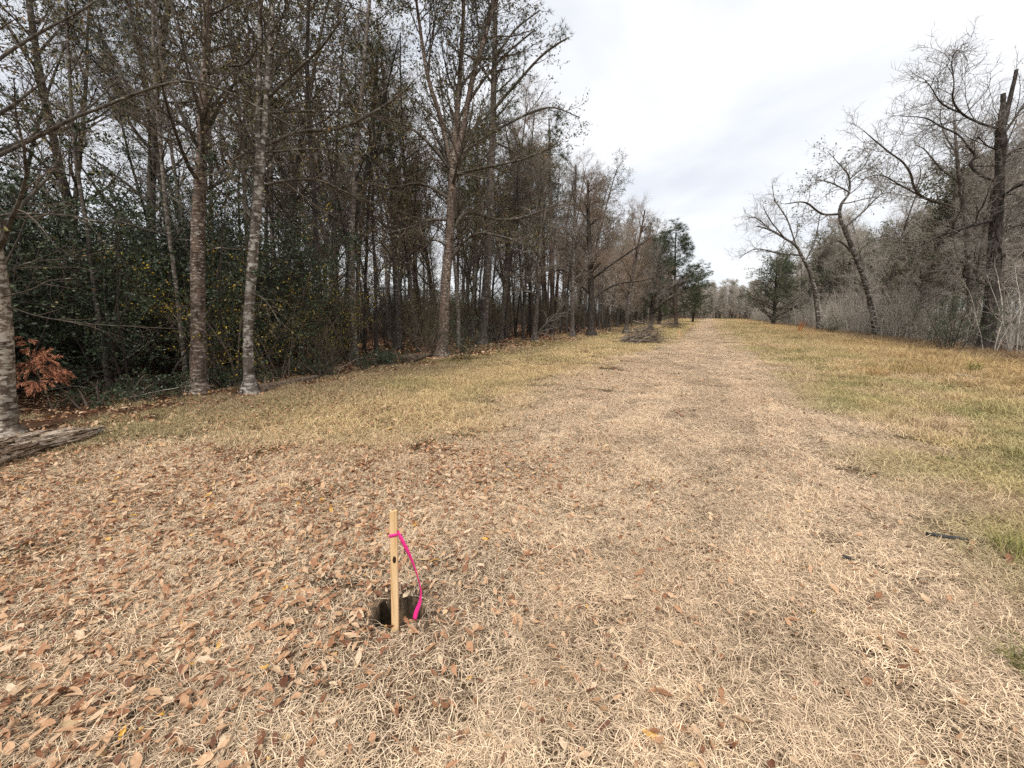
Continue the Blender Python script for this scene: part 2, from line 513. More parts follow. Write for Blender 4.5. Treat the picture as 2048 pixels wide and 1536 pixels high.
def blade_tuft(rng, k, rad, len_rng, wid, elev, curl, sag, zlift, seg=5):
    """k ribbons; elev (lo,hi) in degrees at the root, curl = yaw per unit, sag = pitch change"""
    a = rng.rand(k) * 2 * math.pi
    r = rad * np.sqrt(rng.rand(k))
    pos = np.stack([r * np.cos(a), r * np.sin(a), rng.rand(k) * zlift], 1)
    yaw = rng.rand(k) * 2 * math.pi
    pit = np.radians(rng.uniform(elev[0], elev[1], k))
    L = rng.uniform(len_rng[0], len_rng[1], k)
    dy = rng.normal(0, curl, k) / seg
    dp = -rng.uniform(sag[0], sag[1], k) / seg
    P = [pos]; W = []
    wv = []
    for i in range(seg):
        d = np.stack([np.cos(yaw) * np.cos(pit), np.sin(yaw) * np.cos(pit), np.sin(pit)], 1)
        wv.append(np.stack([-np.sin(yaw), np.cos(yaw), rng.normal(0, 0.25, k)], 1))
        pos = pos + d * (L / seg)[:, None]
        pos[:, 2] = np.maximum(pos[:, 2], rng.uniform(0.0, 0.006, k))
        P.append(pos)
        yaw = yaw + dy; pit = np.maximum(pit + dp, -1.2)
    wv.append(wv[-1])
    P = np.stack(P, 1); wv = np.stack(wv, 1)
    prof = np.linspace(1, 0.25, seg + 1)
    w = (wid * rng.uniform(0.6, 1.25, k))[:, None, None] * prof[None, :, None] * 0.5
    vv = np.stack([P - wv * w, P + wv * w], 2).reshape(-1, 3)
    b, i = np.meshgrid(np.arange(k), np.arange(seg), indexing='ij')
    o = b * (seg + 1) * 2 + i * 2
    q = np.stack([o, o + 1, o + 3, o + 2], -1).reshape(-1, 4)
    return vv, q, np.repeat(rng.rand(k), (seg + 1) * 2)
def tuft_collection(name, n, mat, **kw):
    c = bpy.data.collections.new(name)
    for i in range(n):
        rng = np.random.RandomState(100 + i + len(name) * 7)
        v, q, r = blade_tuft(rng, **kw)
        me = make_mesh(name, v, [q], [mat], None, {'rnd': ('FLOAT', r)})
        c.objects.link(bpy.data.objects.new('%s_%02d' % (name, i), me))
    return c
C_THATCH = tuft_collection('thatch', 8, M['blade'], k=840, rad=0.21, len_rng=(0.04, 0.125), wid=0.0027, elev=(0, 32), curl=1.3, sag=(0.4, 2.0), zlift=0.024, seg=4)
C_MOWN = tuft_collection('mown', 8, M['blade'], k=640, rad=0.21, len_rng=(0.05, 0.125), wid=0.0032, elev=(12, 70), curl=0.8, sag=(0.4, 1.9), zlift=0.01, seg=4)
C_TALL = tuft_collection('tallgrass', 8, M['blade'], k=260, rad=0.26, len_rng=(0.14, 0.42), wid=0.005, elev=(30, 85), curl=0.6, sag=(0.8, 2.6), zlift=0.01, seg=5)
C_COARSE = tuft_collection('coarse', 6, M['blade'], k=420, rad=0.85, len_rng=(0.10, 0.30), wid=0.013, elev=(10, 60), curl=0.8, sag=(0.4, 1.9), zlift=0.02, seg=3)

rng = np.random.RandomState(11)
def in_view(x, y, pad=0.12):
    """keep what the lens, or a lens a step aside, could see"""
    return (y > 0.45) & (np.abs(x) < (1.28 + pad) * y + 0.9)
def sample_uv(n, u0, u1, v0, v1):
    u = rng.uniform(u0, u1, n); v = rng.uniform(v0, v1, n)
    x, y = to_xy(u, v)
    return x, y, u, v
def sample_ring(n, d0, d1):
    """points in the viewed wedge between two distances, uniform by area"""
    y = np.sqrt(rng.uniform(d0 * d0, d1 * d1, n))
    x = rng.uniform(-1, 1, n) * (1.42 * y + 0.6)
    u, v = to_uv(x, y)
    return x, y, u, v
def cells(c, u0, u1, v0, v1, d0=0.0, d1=1e9, pad=0.12):
    """jittered cells of size c over a stretch of the clearing, kept by distance"""
    U, V = np.meshgrid(np.arange(u0, u1, c), np.arange(v0, v1, c), indexing='ij')
    u = U.ravel() + rng.uniform(-0.35, 0.35, U.size) * c
    v = V.ravel() + rng.uniform(-0.35, 0.35, U.size) * c
    x, y = to_xy(u, v)
    d = np.sqrt(x * x + y * y) + rng.uniform(-0.5, 0.5, len(x)) * min(1.0, c)
    m = in_view(x, y, pad) & (d >= d0) & (d < d1)
    return x[m], y[m], u[m], v[m]
def track(u, v):
    """lateral position with the track's far narrowing taken out"""
    k = sstep(10, 30, u)
    return np.where(v < 0, v * (1 + 0.95 * k), v * (1 + 0.45 * k))
def hol_ok(x, y):
    return hole_r(x, y) > 1.12
BARE_R = 0.62
def left_w(u, v, nn):
    v0 = v
    v = track(u, v)
    return sstep(-2.0, -3.6, v + 1.8 * (nn - 0.5)) * sstep(2.6, 4.6, u - 0.25 * v + 1.5 * (nn - .5)) * (1 - 0.8 * sstep(-6.6, -8.6, v0))
def off_hole(x, y):
    return (np.abs(x - HOLE_C[0]) > BARE_R) | (np.abs(y - HOLE_C[1]) > BARE_R)

straw = np.array((0.78, 0.60, 0.41)); straw2 = np.array((0.62, 0.455, 0.30))
gold = np.array((0.66, 0.50, 0.265)); oliv = np.array((0.38, 0.325, 0.145)); green = np.array((0.20, 0.22, 0.07))
rust = np.array((0.52, 0.36, 0.17)); dull = np.array((0.33, 0.255, 0.155))
def lerp(a, b, t):
    return a * (1 - t[:, None]) + b * t[:, None]
def tints(x, y, u, v):
    n1 = fbm(x, y, 1.6, 0); n2 = fbm(x, y, 4.5, 2); n3 = fbm(x, y, 0.6, 5)
    one = np.ones((len(x), 1))
    c = one * straw
    c = lerp(c, straw2, np.clip((n3 - 0.45) * 2.4, 0, 1))
    n4 = fbm(x, y, 0.33, 7)
    c = c * (1 - 0.14 * np.clip((n4 - 0.55) * 5, 0, 1))[:, None]
    tv = track(u, v)
    left = sstep(-2.2, -3.8, tv + 1.6 * (n1 - 0.5)) * sstep(2.6, 4.6, u + 1.5 * (n2 - .5) - 0.2 * v)
    lc = lerp(one * gold, oliv, np.clip((n1 - 0.54) * 3.0, 0, 0.5))
    c = lerp(c, lc, left)
    c = c * (1 + 0.14 * np.exp(-((v - 0.95) / 0.28) ** 2) + 0.08 * np.exp(-((v + 0.75) / 0.3) ** 2) - 0.07 * np.exp(-((v - 0.1) / 0.42) ** 2) * sstep(3, 7, u))[:, None]
    edge = sstep(-5.0, -7.2, v + 1.5 * (n2 - 0.5))
    c = lerp(c, lerp(one * dull, oliv * 0.9, np.clip((n1 - 0.35) * 3, 0, 1)), edge * 0.75)
    right = sstep(1.45, 2.6, tv + 1.4 * (n1 - 0.5))
    rc = lerp(one * gold, oliv * 1.15, np.clip((n1 - 0.44) * 3.2, 0, 0.6))
    rc = lerp(rc, straw2, np.clip((0.46 - n3) * 5, 0, 0.7))
    rc = lerp(rc, green, np.clip((n3 - 0.60) * 6, 0, 0.55))
    c = lerp(c, rc, right)
    far_r = sstep(4.2, 6.4, v + 2.0 * (n2 - 0.5)) * sstep(5, 11, u)
    c = lerp(c, lerp(one * rust, gold, np.clip((n1 - 0.4) * 3, 0, 1)), far_r * 0.8)
    c = lerp(c, np.array((0.27, 0.185, 0.11)), sstep(7.6, 9.4, v + 1.5 * (n1 - 0.5)) * 0.85)
    mid = sstep(14, 26, u) * np.exp(-((v + 2.6) / 1.0) ** 2)
    c = lerp(c, oliv * 1.3, mid * 0.5)
    return c * rng.uniform(0.86, 1.14, (len(x), 1))
def ground_rot(x, y):
    """follow the lie of the land, random turn"""
    e = 0.08
    gx_ = (height(x + e, y) - height(x - e, y)) / (2 * e); gy_ = (height(x, y + e) - height(x, y - e)) / (2 * e)
    yaw = rng.rand(len(x)) * 6.283
    c, s = np.cos(yaw), np.sin(yaw)
    lx, ly = c * gx_ + s * gy_, -s * gx_ + c * gy_
    return np.stack([np.arctan(ly), -np.arctan(lx), yaw], 1)
def grass(name, label, parts, coll, nvar):
    x, y, u, v, s = (np.concatenate([p[i] for p in parts]) for i in range(5))
    z = height(x, y)
    t = tints(x, y, u, v)
    o = scatter(name, np.stack([x, y, z], 1), ground_rot(x, y), np.stack([s, s, np.minimum(s, 1 + 0.2 * (s - 1))], 1), rng.randint(0, nvar, len(x)), t, coll)
    return tag(o, label, 'grass', kind='stuff')
def pick(a, mask):
    return tuple(q[mask] for q in a)
def with_s(a, lo, hi):
    return (*a, rng.uniform(lo, hi, len(a[0])))

# flattened thatch on the track and in the near clearing
parts = []
for c_, d0, d1, lo, hi in ((0.26, 0.6, 5.0, 0.95, 1.1), (0.34, 5.0, 11.0, 1.25, 1.45), (0.55, 11.0, 24.0, 1.9, 2.3), (0.9, 24.0, 60.0, 2.8, 3.6)):
    a = cells(c_, -3, 60, -7.5, 2.8, d0, d1)
    nn = fbm(a[0], a[1], 1.1, 6)
    keep = off_hole(a[0], a[1]) & (track(a[2], a[3]) < 2.3 + 1.6 * (nn - .5))
    wv = left_w(a[2], a[3], nn)
    keep &= rng.rand(len(nn)) > (0.6 if d0 < 5 else 0.9) * wv
    parts.append(with_s(pick(a, keep), lo, hi))
grass('straw_thatch', 'flattened straw coloured dead grass matted over the track', parts, C_THATCH, 8)
# straw round the hole, blade by blade so that the hole stays open
rr = np.random.RandomState(5)
vv, qq, rb = blade_tuft(rr, 13000, 1.0, (0.04, 0.125), 0.0027, (0, 32), 1.3, (0.4, 2.0), 0.024, 5)
vv = vv.reshape(13000, 12, 3)
ctr = np.stack([HOLE_C[0] + rr.uniform(-1, 1, 13000) * (BARE_R + 0.1), HOLE_C[1] + rr.uniform(-1, 1, 13000) * (BARE_R + 0.1)], 1)
vv[:, :, :2] += (ctr - vv[:, 0, :2])[:, None, :]
hr = hole_r(vv[:, :, 0], vv[:, :, 1])
sandy = np.exp(-(((ctr[:, 0] - HOLE_C[0]) / 0.24) ** 2 + ((ctr[:, 1] - HOLE_C[1]) / 0.17) ** 2))
cl = ground(668, 1165); cl2 = ground(775, 1190)
clod = np.exp(-(((ctr[:, 0] - cl[0]) / 0.09) ** 2 + ((ctr[:, 1] - cl[1]) / 0.055) ** 2)) + 0.8 * np.exp(-(((ctr[:, 0] - cl2[0]) / 0.12) ** 2 + ((ctr[:, 1] - cl2[1]) / 0.06) ** 2))
ok = (hr.min(1) > np.where(rr.rand(13000) < 0.12, 0.72, 0.93)) & (rr.rand(13000) > 0.72 * sandy) & (rr.rand(13000) > 0.85 * clod)
vv[:, :, 2] += height(ctr[:, 0], ctr[:, 1])[:, None]
vv = vv[ok]; k = len(vv)
b_, i_ = np.meshgrid(np.arange(k), np.arange(5), indexing='ij')
o_ = b_ * 12 + i_ * 2
qq = np.stack([o_, o_ + 1, o_ + 3, o_ + 2], -1).reshape(-1, 4)
STRAW = leaf_mat('straw_near', [(0.0, (0.15, 0.10, 0.06)), (0.22, (0.38, 0.28, 0.18)), (0.45, (0.70, 0.53, 0.355)), (1.0, (0.92, 0.72, 0.50))], 0.75, 0.2, 0.0)
o = obj('straw_thatch', make_mesh('straw_thatch', vv.reshape(-1, 3), [qq], [STRAW], None, {'rnd': ('FLOAT', np.repeat(rb.reshape(13000, 12)[ok, 0], 12))}))
tag(o, 'thin straw thatch round the small hole at the pink taped stake', 'grass', kind='stuff')
# mown grass of both verges
parts = []
for c_, d0, d1, lo, hi in ((0.27, 1.0, 5.0, 0.85, 1.05), (0.36, 5.0, 12.0, 1.2, 1.45), (0.6, 12.0, 26.0, 1.9, 2.3), (0.9, 26.0, 60.0, 2.6, 3.4)):
    a = cells(c_, -3, 60, -9.3, 9.0, d0, d1)
    nn = fbm(a[0], a[1], 1.1, 6)
    wl = left_w(a[2], a[3], nn)
    wr = sstep(1.3, 2.4, track(a[2], a[3]) + 1.5 * (nn - 0.5)) * (1 - 0.6 * sstep(6, 9, a[3]))
    keep = rng.rand(len(nn)) < np.maximum(np.maximum(wl, wr), 0.03 * (a[3] > -6))
    parts.append(with_s(pick(a, keep & off_hole(a[0], a[1])), lo, hi))
grass('mown_grass', 'short golden and olive mown grass of the verges beside the track', parts, C_MOWN, 8)
# longer rough grass, right verge
parts = []
a = cells(0.42, 0.5, 26, 1.9, 9.8)
nn = fbm(a[0], a[1], 1.3, 7)
keep = rng.rand(len(nn)) < sstep(1.9, 4.2, a[3] + 2 * (nn - 0.5)) * np.clip((nn - 0.42) * 7, 0.05, 1)
parts.append(with_s(pick(a, keep), 0.45, 1.0))
a = cells(0.6, 20, 62, 2.8, 10.2); parts.append(with_s(a, 0.8, 1.2))
a = cells(0.8, 7, 42, 6.2, 10.8); parts.append(with_s(pick(a, rng.rand(len(a[0])) < 0.75), 1.0, 1.7))
a = cells(0.9, 6, 40, 3.6, 7.5); parts.append(with_s(pick(a, fbm(a[0], a[1], 2.0, 4) > 0.52), 0.8, 1.4))
a = cells(0.7, 1, 16, -8.9, -6.4); parts.append(with_s(pick(a, rng.rand(len(a[0])) < 0.5), 0.4, 0.75))
grass('rough_grass', 'long rough golden grass between the track and the brush', parts, C_TALL, 8)
# everything farther along the clearing
parts = []
a = cells(1.1, 50, 124, -11, 11); parts.append(with_s(a, 0.9, 1.5))
grass('distant_grass', 'golden grass of the far end of the clearing', parts, C_COARSE, 6)

# ------------------------------------------------------------------ fallen leaves
def leaf_mesh(name, seed):
    r = np.random.RandomState(seed)
    L = r.uniform(0.045, 0.095); W = L * r.uniform(0.22, 0.56)
    kind = seed % 3
    n = 7
    t = np.linspace(0, 1, n)
    if kind == 2:
        prof = np.sin(math.pi * t ** 1.4) ** 0.8 * (1 + 0.25 * np.sin(t * 16))
    else:
        prof = np.sin(math.pi * t ** (0.8 if kind else 1.1)) ** 0.9
    prof = np.maximum(prof, 0.05)
    curl = r.uniform(-10, 26); cup = r.uniform(-0.2, 1.7)
    rows = []
    th = t * L * curl
    xs = np.cumsum(np.concatenate(([0], np.cos(th[1:]) * L / (n - 1)))) - L / 2
    zs = np.cumsum(np.concatenate(([0], np.sin(th[1:]) * L / (n - 1)))) * 0.55
    for i in range(n):
        w = W * 0.5 * prof[i]
        sk = r.normal(0, 0.08) * w
        rows += [(xs[i], -w + sk, zs[i] + cup * w * 0.6), (xs[i], sk, zs[i]), (xs[i], w + sk, zs[i] + cup * w * 0.6 * r.uniform(0.3, 1.2))]
    v = np.array(rows)
    v[:, 2] -= v[:, 2].min()
    q = []
    for i in range(n - 1):
        for j in range(2):
            o = i * 3 + j
            q.append((o, o + 1, o + 4, o + 3))
    return make_mesh(name, v, [np.array(q)], [M['dry_leaf']])
leaf_meshes = [leaf_mesh('leaf', 40 + i) for i in range(22)]
C_LEAF = bpy.data.collections.new('leaves')
for i, me in enumerate(leaf_meshes):
    C_LEAF.objects.link(bpy.data.objects.new('leaf_%02d' % i, me))

def leaf_density(x, y, u, v):
    n = fbm(x, y, 0.9, 1)
    near_left = sstep(-0.4, -2.2, v + 1.0 * (n - 0.5)) * (1 - 0.72 * sstep(3.6, 6.5, u + 0.35 * v + 1.5))
    d = 0.055 + 1.0 * near_left * (0.35 + 1.1 * n)
    d = np.maximum(d, 0.85 * sstep(-6.0, -7.8, v + 1.6 * (n - 0.5)))
    d = np.maximum(d, 0.16 * (v < 0.2) * (u < 4) * (0.4 + n))
    d = d * (1 - 0.75 * sstep(0.6, 2.0, v))
    d = np.maximum(d, 0.12 * np.clip((n - 0.45) * 5, 0, 1) * (v < -1.5))
    return d
parts = []
for n, d0, d1, lo, hi in ((44000, 0.6, 4.5, 0.4, 1.05), (80000, 4.5, 14.0, 0.5, 1.2)):
    a = sample_ring(n, d0, d1)
    keep = hol_ok(a[0], a[1]) & (rng.rand(n) < leaf_density(*a)) & (a[3] < 9)
    parts.append(with_s(pick(a, keep), lo, hi))
a = sample_uv(16000, 8, 45, -18, -6.5); a = pick(a, in_view(a[0], a[1]) & (a[1] > 13)); parts.append(with_s(a, 1.6, 3.0))
a = sample_uv(5000, 8, 40, 7.5, 16); a = pick(a, in_view(a[0], a[1])); parts.append(with_s(a, 1.2, 2.4))
x, y, u, v, s = (np.concatenate([p[i] for p in parts]) for i in range(5))
d = np.sqrt(x * x + y * y)
vis = (np.abs(x) < 1.26 * (y * CP + 1.5 * SP)) & (y > 1.17)
order = np.argsort(np.where(vis, d / s, 1e9))
big, rest = order[:300], order[300:]
z = height(x, y)
lrot = np.stack([rng.normal(0, 0.28, len(x)), rng.normal(0, 0.28, len(x)), rng.rand(len(x)) * 6.283], 1)
lid = rng.randint(0, 22, len(x))
lift = rng.uniform(0.012, 0.036, len(x))
for i in big:
    o = obj('leaf', leaf_meshes[lid[i]], GROUND, (x[i], y[i], z[i] + lift[i]), tuple(lrot[i]))
    o.scale = (s[i],) * 3
o = scatter('leaf_litter', np.stack([x, y, z + lift], 1)[rest], lrot[rest], np.stack([s, s, s], 1)[rest], lid[rest], np.ones((len(rest), 3)), C_LEAF, GROUND)
tag(o, 'brown oak leaves lying in the grass', kind='stuff')

# ------------------------------------------------------------------ growing trees
def resample(P, n):
    """Catmull-Rom through the points, n samples"""
    P = np.asarray(P, float)
    k = len(P)
    ext = np.vstack([2 * P[0] - P[1], P, 2 * P[-1] - P[-2]])
    t = np.linspace(0, k - 1 - 1e-6, n)
    i = t.astype(int); f = (t - i)[:, None]
    p0, p1, p2, p3 = ext[i], ext[i + 1], ext[i + 2], ext[i + 3]
    return 0.5 * (2 * p1 + (p2 - p0) * f + (2 * p0 - 5 * p1 + 4 * p2 - p3) * f ** 2 + (3 * p1 - p0 - 3 * p2 + p3) * f ** 3)
def grow(st, d, L, r0, nseg, wander, up, rng, taper=0.85, curl=None):
    B = len(st)
    d = d / (np.linalg.norm(d, axis=1, keepdims=True) + 1e-9)
    P = [st]; p = st
    bias = rng.normal(0, wander * 0.5, (B, 3))
    for i in range(nseg):
        d = d + rng.normal(0, wander, (B, 3)) + bias
        d[:, 2] += up
        d /= np.linalg.norm(d, axis=1, keepdims=True) + 1e-9
        p = p + d * (L / nseg)[:, None]
        P.append(p)
    t = np.linspace(0, 1, nseg + 1)[None]
    return np.stack(P, 1), r0[:, None] * (1 - taper * t)
def sub(P, R, n, t0, t1, ang, lens, rr, rng, fall=0.5, rmin=0.0015, flat=None):
    """n children per parent; ang degrees (lo,hi); lens metres (lo,hi)"""
    B, N, _ = P.shape
    b = np.repeat(np.arange(B), n)
    t = t0 + (t1 - t0) * ((np.tile(np.arange(n), B) + rng.rand(B * n)) / n)
    k = t * (N - 1); i = np.minimum(k.astype(int), N - 2); f = (k - i)[:, None]
    pos = P[b, i] * (1 - f) + P[b, i + 1] * f
    rad = R[b, i] * (1 - f[:, 0]) + R[b, i + 1] * f[:, 0]
    T = P[b, i + 1] - P[b, i]
    T /= np.linalg.norm(T, axis=1, keepdims=True) + 1e-9
    w = rng.normal(size=(B * n, 3))
    if flat: w[:, 2] *= flat
    w -= (w * T).sum(1, keepdims=True) * T
    w /= np.linalg.norm(w, axis=1, keepdims=True) + 1e-9
    a = np.radians(rng.uniform(ang[0], ang[1], B * n))[:, None]
    d = T * np.cos(a) + w * np.sin(a)
    L = rng.uniform(lens[0], lens[1], B * n) * (1 - fall * (t - t0) / max(t1 - t0, 1e-6))
    return pos, d, L, np.maximum(rad * rr, rmin)
def ramify(P, R, levels, rng):
    """levels: dicts; returns list of (P,R,sides)"""
    out = []
    for lv in levels:
        st, d, L, r = sub(P, R, lv['n'], lv.get('t0', 0.15), lv.get('t1', 1.0), lv['ang'], lv['len'], lv.get('rr', 0.5), rng, lv.get('fall', 0.5), lv.get('rmin', 0.002), lv.get('flat'))
        P, R = grow(st, d, L, r, lv.get('seg', 4), lv.get('wander', 0.15), lv.get('up', 0.03), rng, lv.get('taper', 0.8))
        out.append((P, R, lv.get('sides', 3)))
    return out
def leaf_on(acc, P, m, size, asp, rng, mat=1, t0=0.2, spread=1.0, hang=0.0, prob=1.0):
    B, N, _ = P.shape
    b = np.repeat(np.arange(B), m)
    if prob < 1:
        b = b[rng.rand(len(b)) < prob]
    t = t0 + (1 - t0) * rng.rand(len(b))
    k = t * (N - 1); i = np.minimum(k.astype(int), N - 2); f = (k - i)[:, None]
    pos = P[b, i] * (1 - f) + P[b, i + 1] * f
    T = P[b, i + 1] - P[b, i]
    T /= np.linalg.norm(T, axis=1, keepdims=True) + 1e-9
    d = T + spread * rng.normal(size=(len(b), 3))
    d[:, 2] -= hang
    L = rng.uniform(size[0], size[1], len(b))
    acc.leaves(pos, d, L, L * asp, rng, mat)
def tuft_on(acc, P, m, length, wid, rng, tips=(1.0,), mat=1):
    B, N, _ = P.shape
    for t in tips:
        k = min(int(t * (N - 1)), N - 1)
        pos = np.repeat(P[:, k], m, 0)
        T = P[:, k] - P[:, k - 1]
        T = np.repeat(T / (np.linalg.norm(T, axis=1, keepdims=True) + 1e-9), m, 0)
        d = 0.7 * T + rng.normal(size=pos.shape) * 0.75
        d[:, 2] += 0.15
        L = rng.uniform(length[0], length[1], len(pos))
        acc.needles(pos, d, L, np.full(len(pos), wid), rng, mat)

def build_tree(name, trunks, limbs, levels, rng, bark, twig, leafm=None, leaf=None, tufts=None, tsides=12, lsides=7, loc=(0, 0, 0), rough=0.10, cap=False, woody=1, limb=None, extra=()):
    """trunks and limbs: lists of (P,R). 'woody' first ramify levels stay with the trunk mesh"""
    root = empty(name, loc)
    off = np.array(loc, float)
    tr = Acc(); cr = Acc()
    for P, R in trunks:
        tr.tubes(P - off, R, tsides, 0, cap=cap, rough=rough, rng=rng)
    for P, R in limbs:
        tr.tubes(P - off, R, lsides, 1, rough=rough * 0.7, rng=rng)
    par = list(limbs) + list(extra)
    if par:
        n = 10
        LP = np.stack([resample(P, n) for P, R in par]); LR = np.stack([np.interp(np.linspace(0, 1, n), np.linspace(0, 1, len(R)), R) for P, R in par])
        lv = ramify(LP - off, LR, levels, rng)
        for i, (P, R, s) in enumerate(lv):
            (tr if i < woody - 1 else cr).tubes(P, R, s, 1 if i < woody - 1 else 0)
        last = lv[-1][0]
        if leaf:
            leaf_on(cr, last, rng=rng, **leaf)
        if tufts:
            tuft_on(cr, last, rng=rng, **tufts)
    obj('trunk', tr.mesh('trunk', [bark, limb or M['limb']]), root)
    if cr.n:
        obj('crown', cr.mesh('crown', [twig] + ([leafm] if leafm else [])), root)
    return root

def trunk_line(h, r, rng, lean=0.04, wander=0.03, n=14, flare=1.35, taper=0.75):
    P, R = grow(np.zeros((1, 3)) - np.array((0, 0, 0.25)), np.array([[rng.normal(0, lean), rng.normal(0, lean), 1.0]]), np.array([h + 0.25]), np.array([r]), n, wander, 0.02, rng, taper)
    P, R = P[0], R[0]
    R[0] *= flare; R[1] *= 1 + (flare - 1) * 0.35
    return P, R
def limbs_from(P, R, n, t0, t1, ang, lens, rr, nseg, wander, up, rng, fall=0.6, taper=0.85):
    st, d, L, r = sub(P[None], R[None], n, t0, t1, ang, lens, rr, rng, fall, 0.008)
    LP, LR = grow(st, d, L, r, nseg, wander, up, rng, taper)
    return [(LP[i], LR[i]) for i in range(n)]

def tpl_hardwood(name, seed, h, r, bark, twig, leafm, nl=18, t0=0.35, lens=(2.0, 4.2), leaf=None, n2=6, n3=6, ang=(35, 70), up=0.06, twl=(0.3, 0.8), brl=(0.7, 1.6), rk=1.0):
    rng = np.random.RandomState(seed)
    T = trunk_line(h, r, rng)
    limbs = limbs_from(T[0], T[1], nl, t0, 0.98, ang, lens, 0.5, 7, 0.10, up, rng)
    lv = [dict(n=n2, ang=(25, 65), len=brl, seg=4, wander=0.14, up=0.03, sides=4, rmin=0.005 * rk), dict(n=n3, ang=(20, 65), len=twl, seg=3, wander=0.16, up=0.02, sides=3, rmin=0.003 * rk)]
    return build_tree(name, [T], limbs, lv, rng, bark, twig, leafm, leaf, tsides=8, lsides=5, rough=0.05)
def tpl_pine(name, seed, h, r, t0=0.5, nl=26, lens=(1.2, 2.8), tm=16, nl_len=(0.15, 0.26), nw=0.014):
    rng = np.random.RandomState(seed)
    T = trunk_line(h, r, rng, 0.03, 0.018)
    limbs = limbs_from(T[0], T[1], nl, t0, 0.99, (55, 95), lens, 0.35, 6, 0.10, 0.07, rng, fall=0.65)
    dead = limbs_from(T[0], T[1], 8, 0.22, t0, (70, 100), (0.5, 1.4), 0.2, 4, 0.12, -0.02, rng, fall=0)
    lv = [dict(n=10, t0=0.25, ang=(30, 65), len=(0.45, 1.0), seg=3, wander=0.12, up=0.10, sides=3, rmin=0.005), dict(n=3, t0=0.45, ang=(15, 50), len=(0.15, 0.35), seg=2, wander=0.1, up=0.12, sides=3, rmin=0.004)]
    root = build_tree(name, [T] + dead, limbs, lv, rng, M['bark_pine'], M['twig_brown'], M['needle'], None, dict(m=tm, length=nl_len, wid=nw, tips=(1.0,)), tsides=8, lsides=5, rough=0.06)
    return root
def tpl_bush(name, seed, h, w, stems, twig, leafm, leaf, n2=6, n3=7, spread=25, sl=(0.6, 1.0), brl=(0.6, 1.3), twl=(0.25, 0.6)):
    rng = np.random.RandomState(seed)
    st = np.zeros((stems, 3)); a = rng.rand(stems) * 6.283; q = rng.rand(stems) * w
    st[:, 0] = np.cos(a) * q; st[:, 1] = np.sin(a) * q; st[:, 2] = -0.1
    an = np.radians(rng.uniform(0, spread, stems))
    d = np.stack([np.sin(an) * np.cos(a), np.sin(an) * np.sin(a), np.cos(an)], 1)
    P, R = grow(st, d, h * rng.uniform(sl[0], sl[1], stems), rng.uniform(0.012, 0.03, stems), 9, 0.07, 0.02, rng, 0.85)
    limbs = [(P[i], R[i]) for i in range(stems)]
    lv = [dict(n=n2, t0=0.1, ang=(35, 80), len=brl, seg=3, wander=0.14, up=0.02, sides=3, rmin=0.004), dict(n=n3, t0=0.15, ang=(25, 70), len=twl, seg=2, wander=0.15, up=0.0, sides=3, rmin=0.0025)]
    root = empty(name)
    tr = Acc(); cr = Acc()
    for p, r in limbs: tr.tubes(p, r, 5, 0)
    out = ramify(P, R, lv, rng)
    for p, r, s in out: cr.tubes(p, r, s, 0)
    if leaf: leaf_on(cr, out[-1][0], rng=rng, **leaf)
    obj('stem', tr.mesh('stem', [twig]), root)
    obj('foliage' if leaf else 'twigs', cr.mesh('foliage', [twig] + ([leafm] if leafm else [])), root)
    return root

def line_px(pts, Y, dY=0.0, n=None, bow=0.0):
    """traced course of a trunk or limb: (px,py,width px) at depth Y (+dY towards the tip)"""
    k = len(pts)
    P = []; R = []
    for i, (px, py, w) in enumerate(pts):
        t = i / max(k - 1, 1)
        p = at(px, py, Y + dY * t + bow * math.sin(math.pi * t))
        P.append(p); R.append(0.5 * w * depth(p) / F * math.cos(math.atan((px - 1024) / F)))
    n = n or 4 * k
    P = resample(P, n)
    R = np.interp(np.linspace(0, k - 1, n), np.arange(k), R)
    return P, R
def root_of(px, py):
    g = ground(px, py)
    return np.array((g[0], g[1], hz(g[0], g[1])))
def foot(P, R, flare=1.75, sink=0.2, n=3):
    """carry the first point down into the soil and flare it"""
    P = P.copy(); R = R.copy()
    z = hz(P[0, 0], P[0, 1])
    R[0] *= flare; R[1] *= 1 + (flare - 1) * 0.45
    P = np.vstack([[P[0, 0], P[0, 1], z - sink], P]); R = np.concatenate([[R[0] * 1.12], R])
    return P, R
HERO = [tuple(ground(108, 826)[:2]), tuple(ground(140, 812)[:2]), tuple(ground(80, 800)[:2])]       # ground positions taken by the named trees
def hero(name, label, Y, trunk, limbs, levels, seed, bark, twig, leafm=None, leaf=None, tufts=None, forks=(), auto=None, group=None, woody=1, cap=False, thin=0.8, slim=1.0):
    rng = np.random.RandomState(seed)
    P, R = foot(*line_px([(a_, b_, w_ * slim) for a_, b_, w_ in trunk], Y, n=6 * len(trunk)))
    trunks = [(P, R)] + [line_px(f, Y) for f in forks]
    L = [line_px([(a_, b_, w_ * thin) for a_, b_, w_ in l], Y, dy) for l, dy in limbs]
    if auto:
        for T in trunks:
            a = dict(auto)
            L += limbs_from(T[0], T[1], a.pop('n'), rng=rng, **a)
    loc = (P[1, 0], P[1, 1], hz(P[1, 0], P[1, 1]))
    HERO.append(loc[:2])
    # fork stems and the trunk's own top also carry twigs
    extra = [] if cap else [(T[0][int(len(T[0]) * 0.62):], T[1][int(len(T[1]) * 0.62):]) for T in trunks]
    r = build_tree(name, trunks, L, levels, rng, bark, twig, leafm, leaf, tufts, loc=loc, cap=cap, woody=woody, extra=extra, limb=M['bark_dark'] if bark == M['bark_dark'] else None)
    tag(r, label, 'tree', group)
    return r

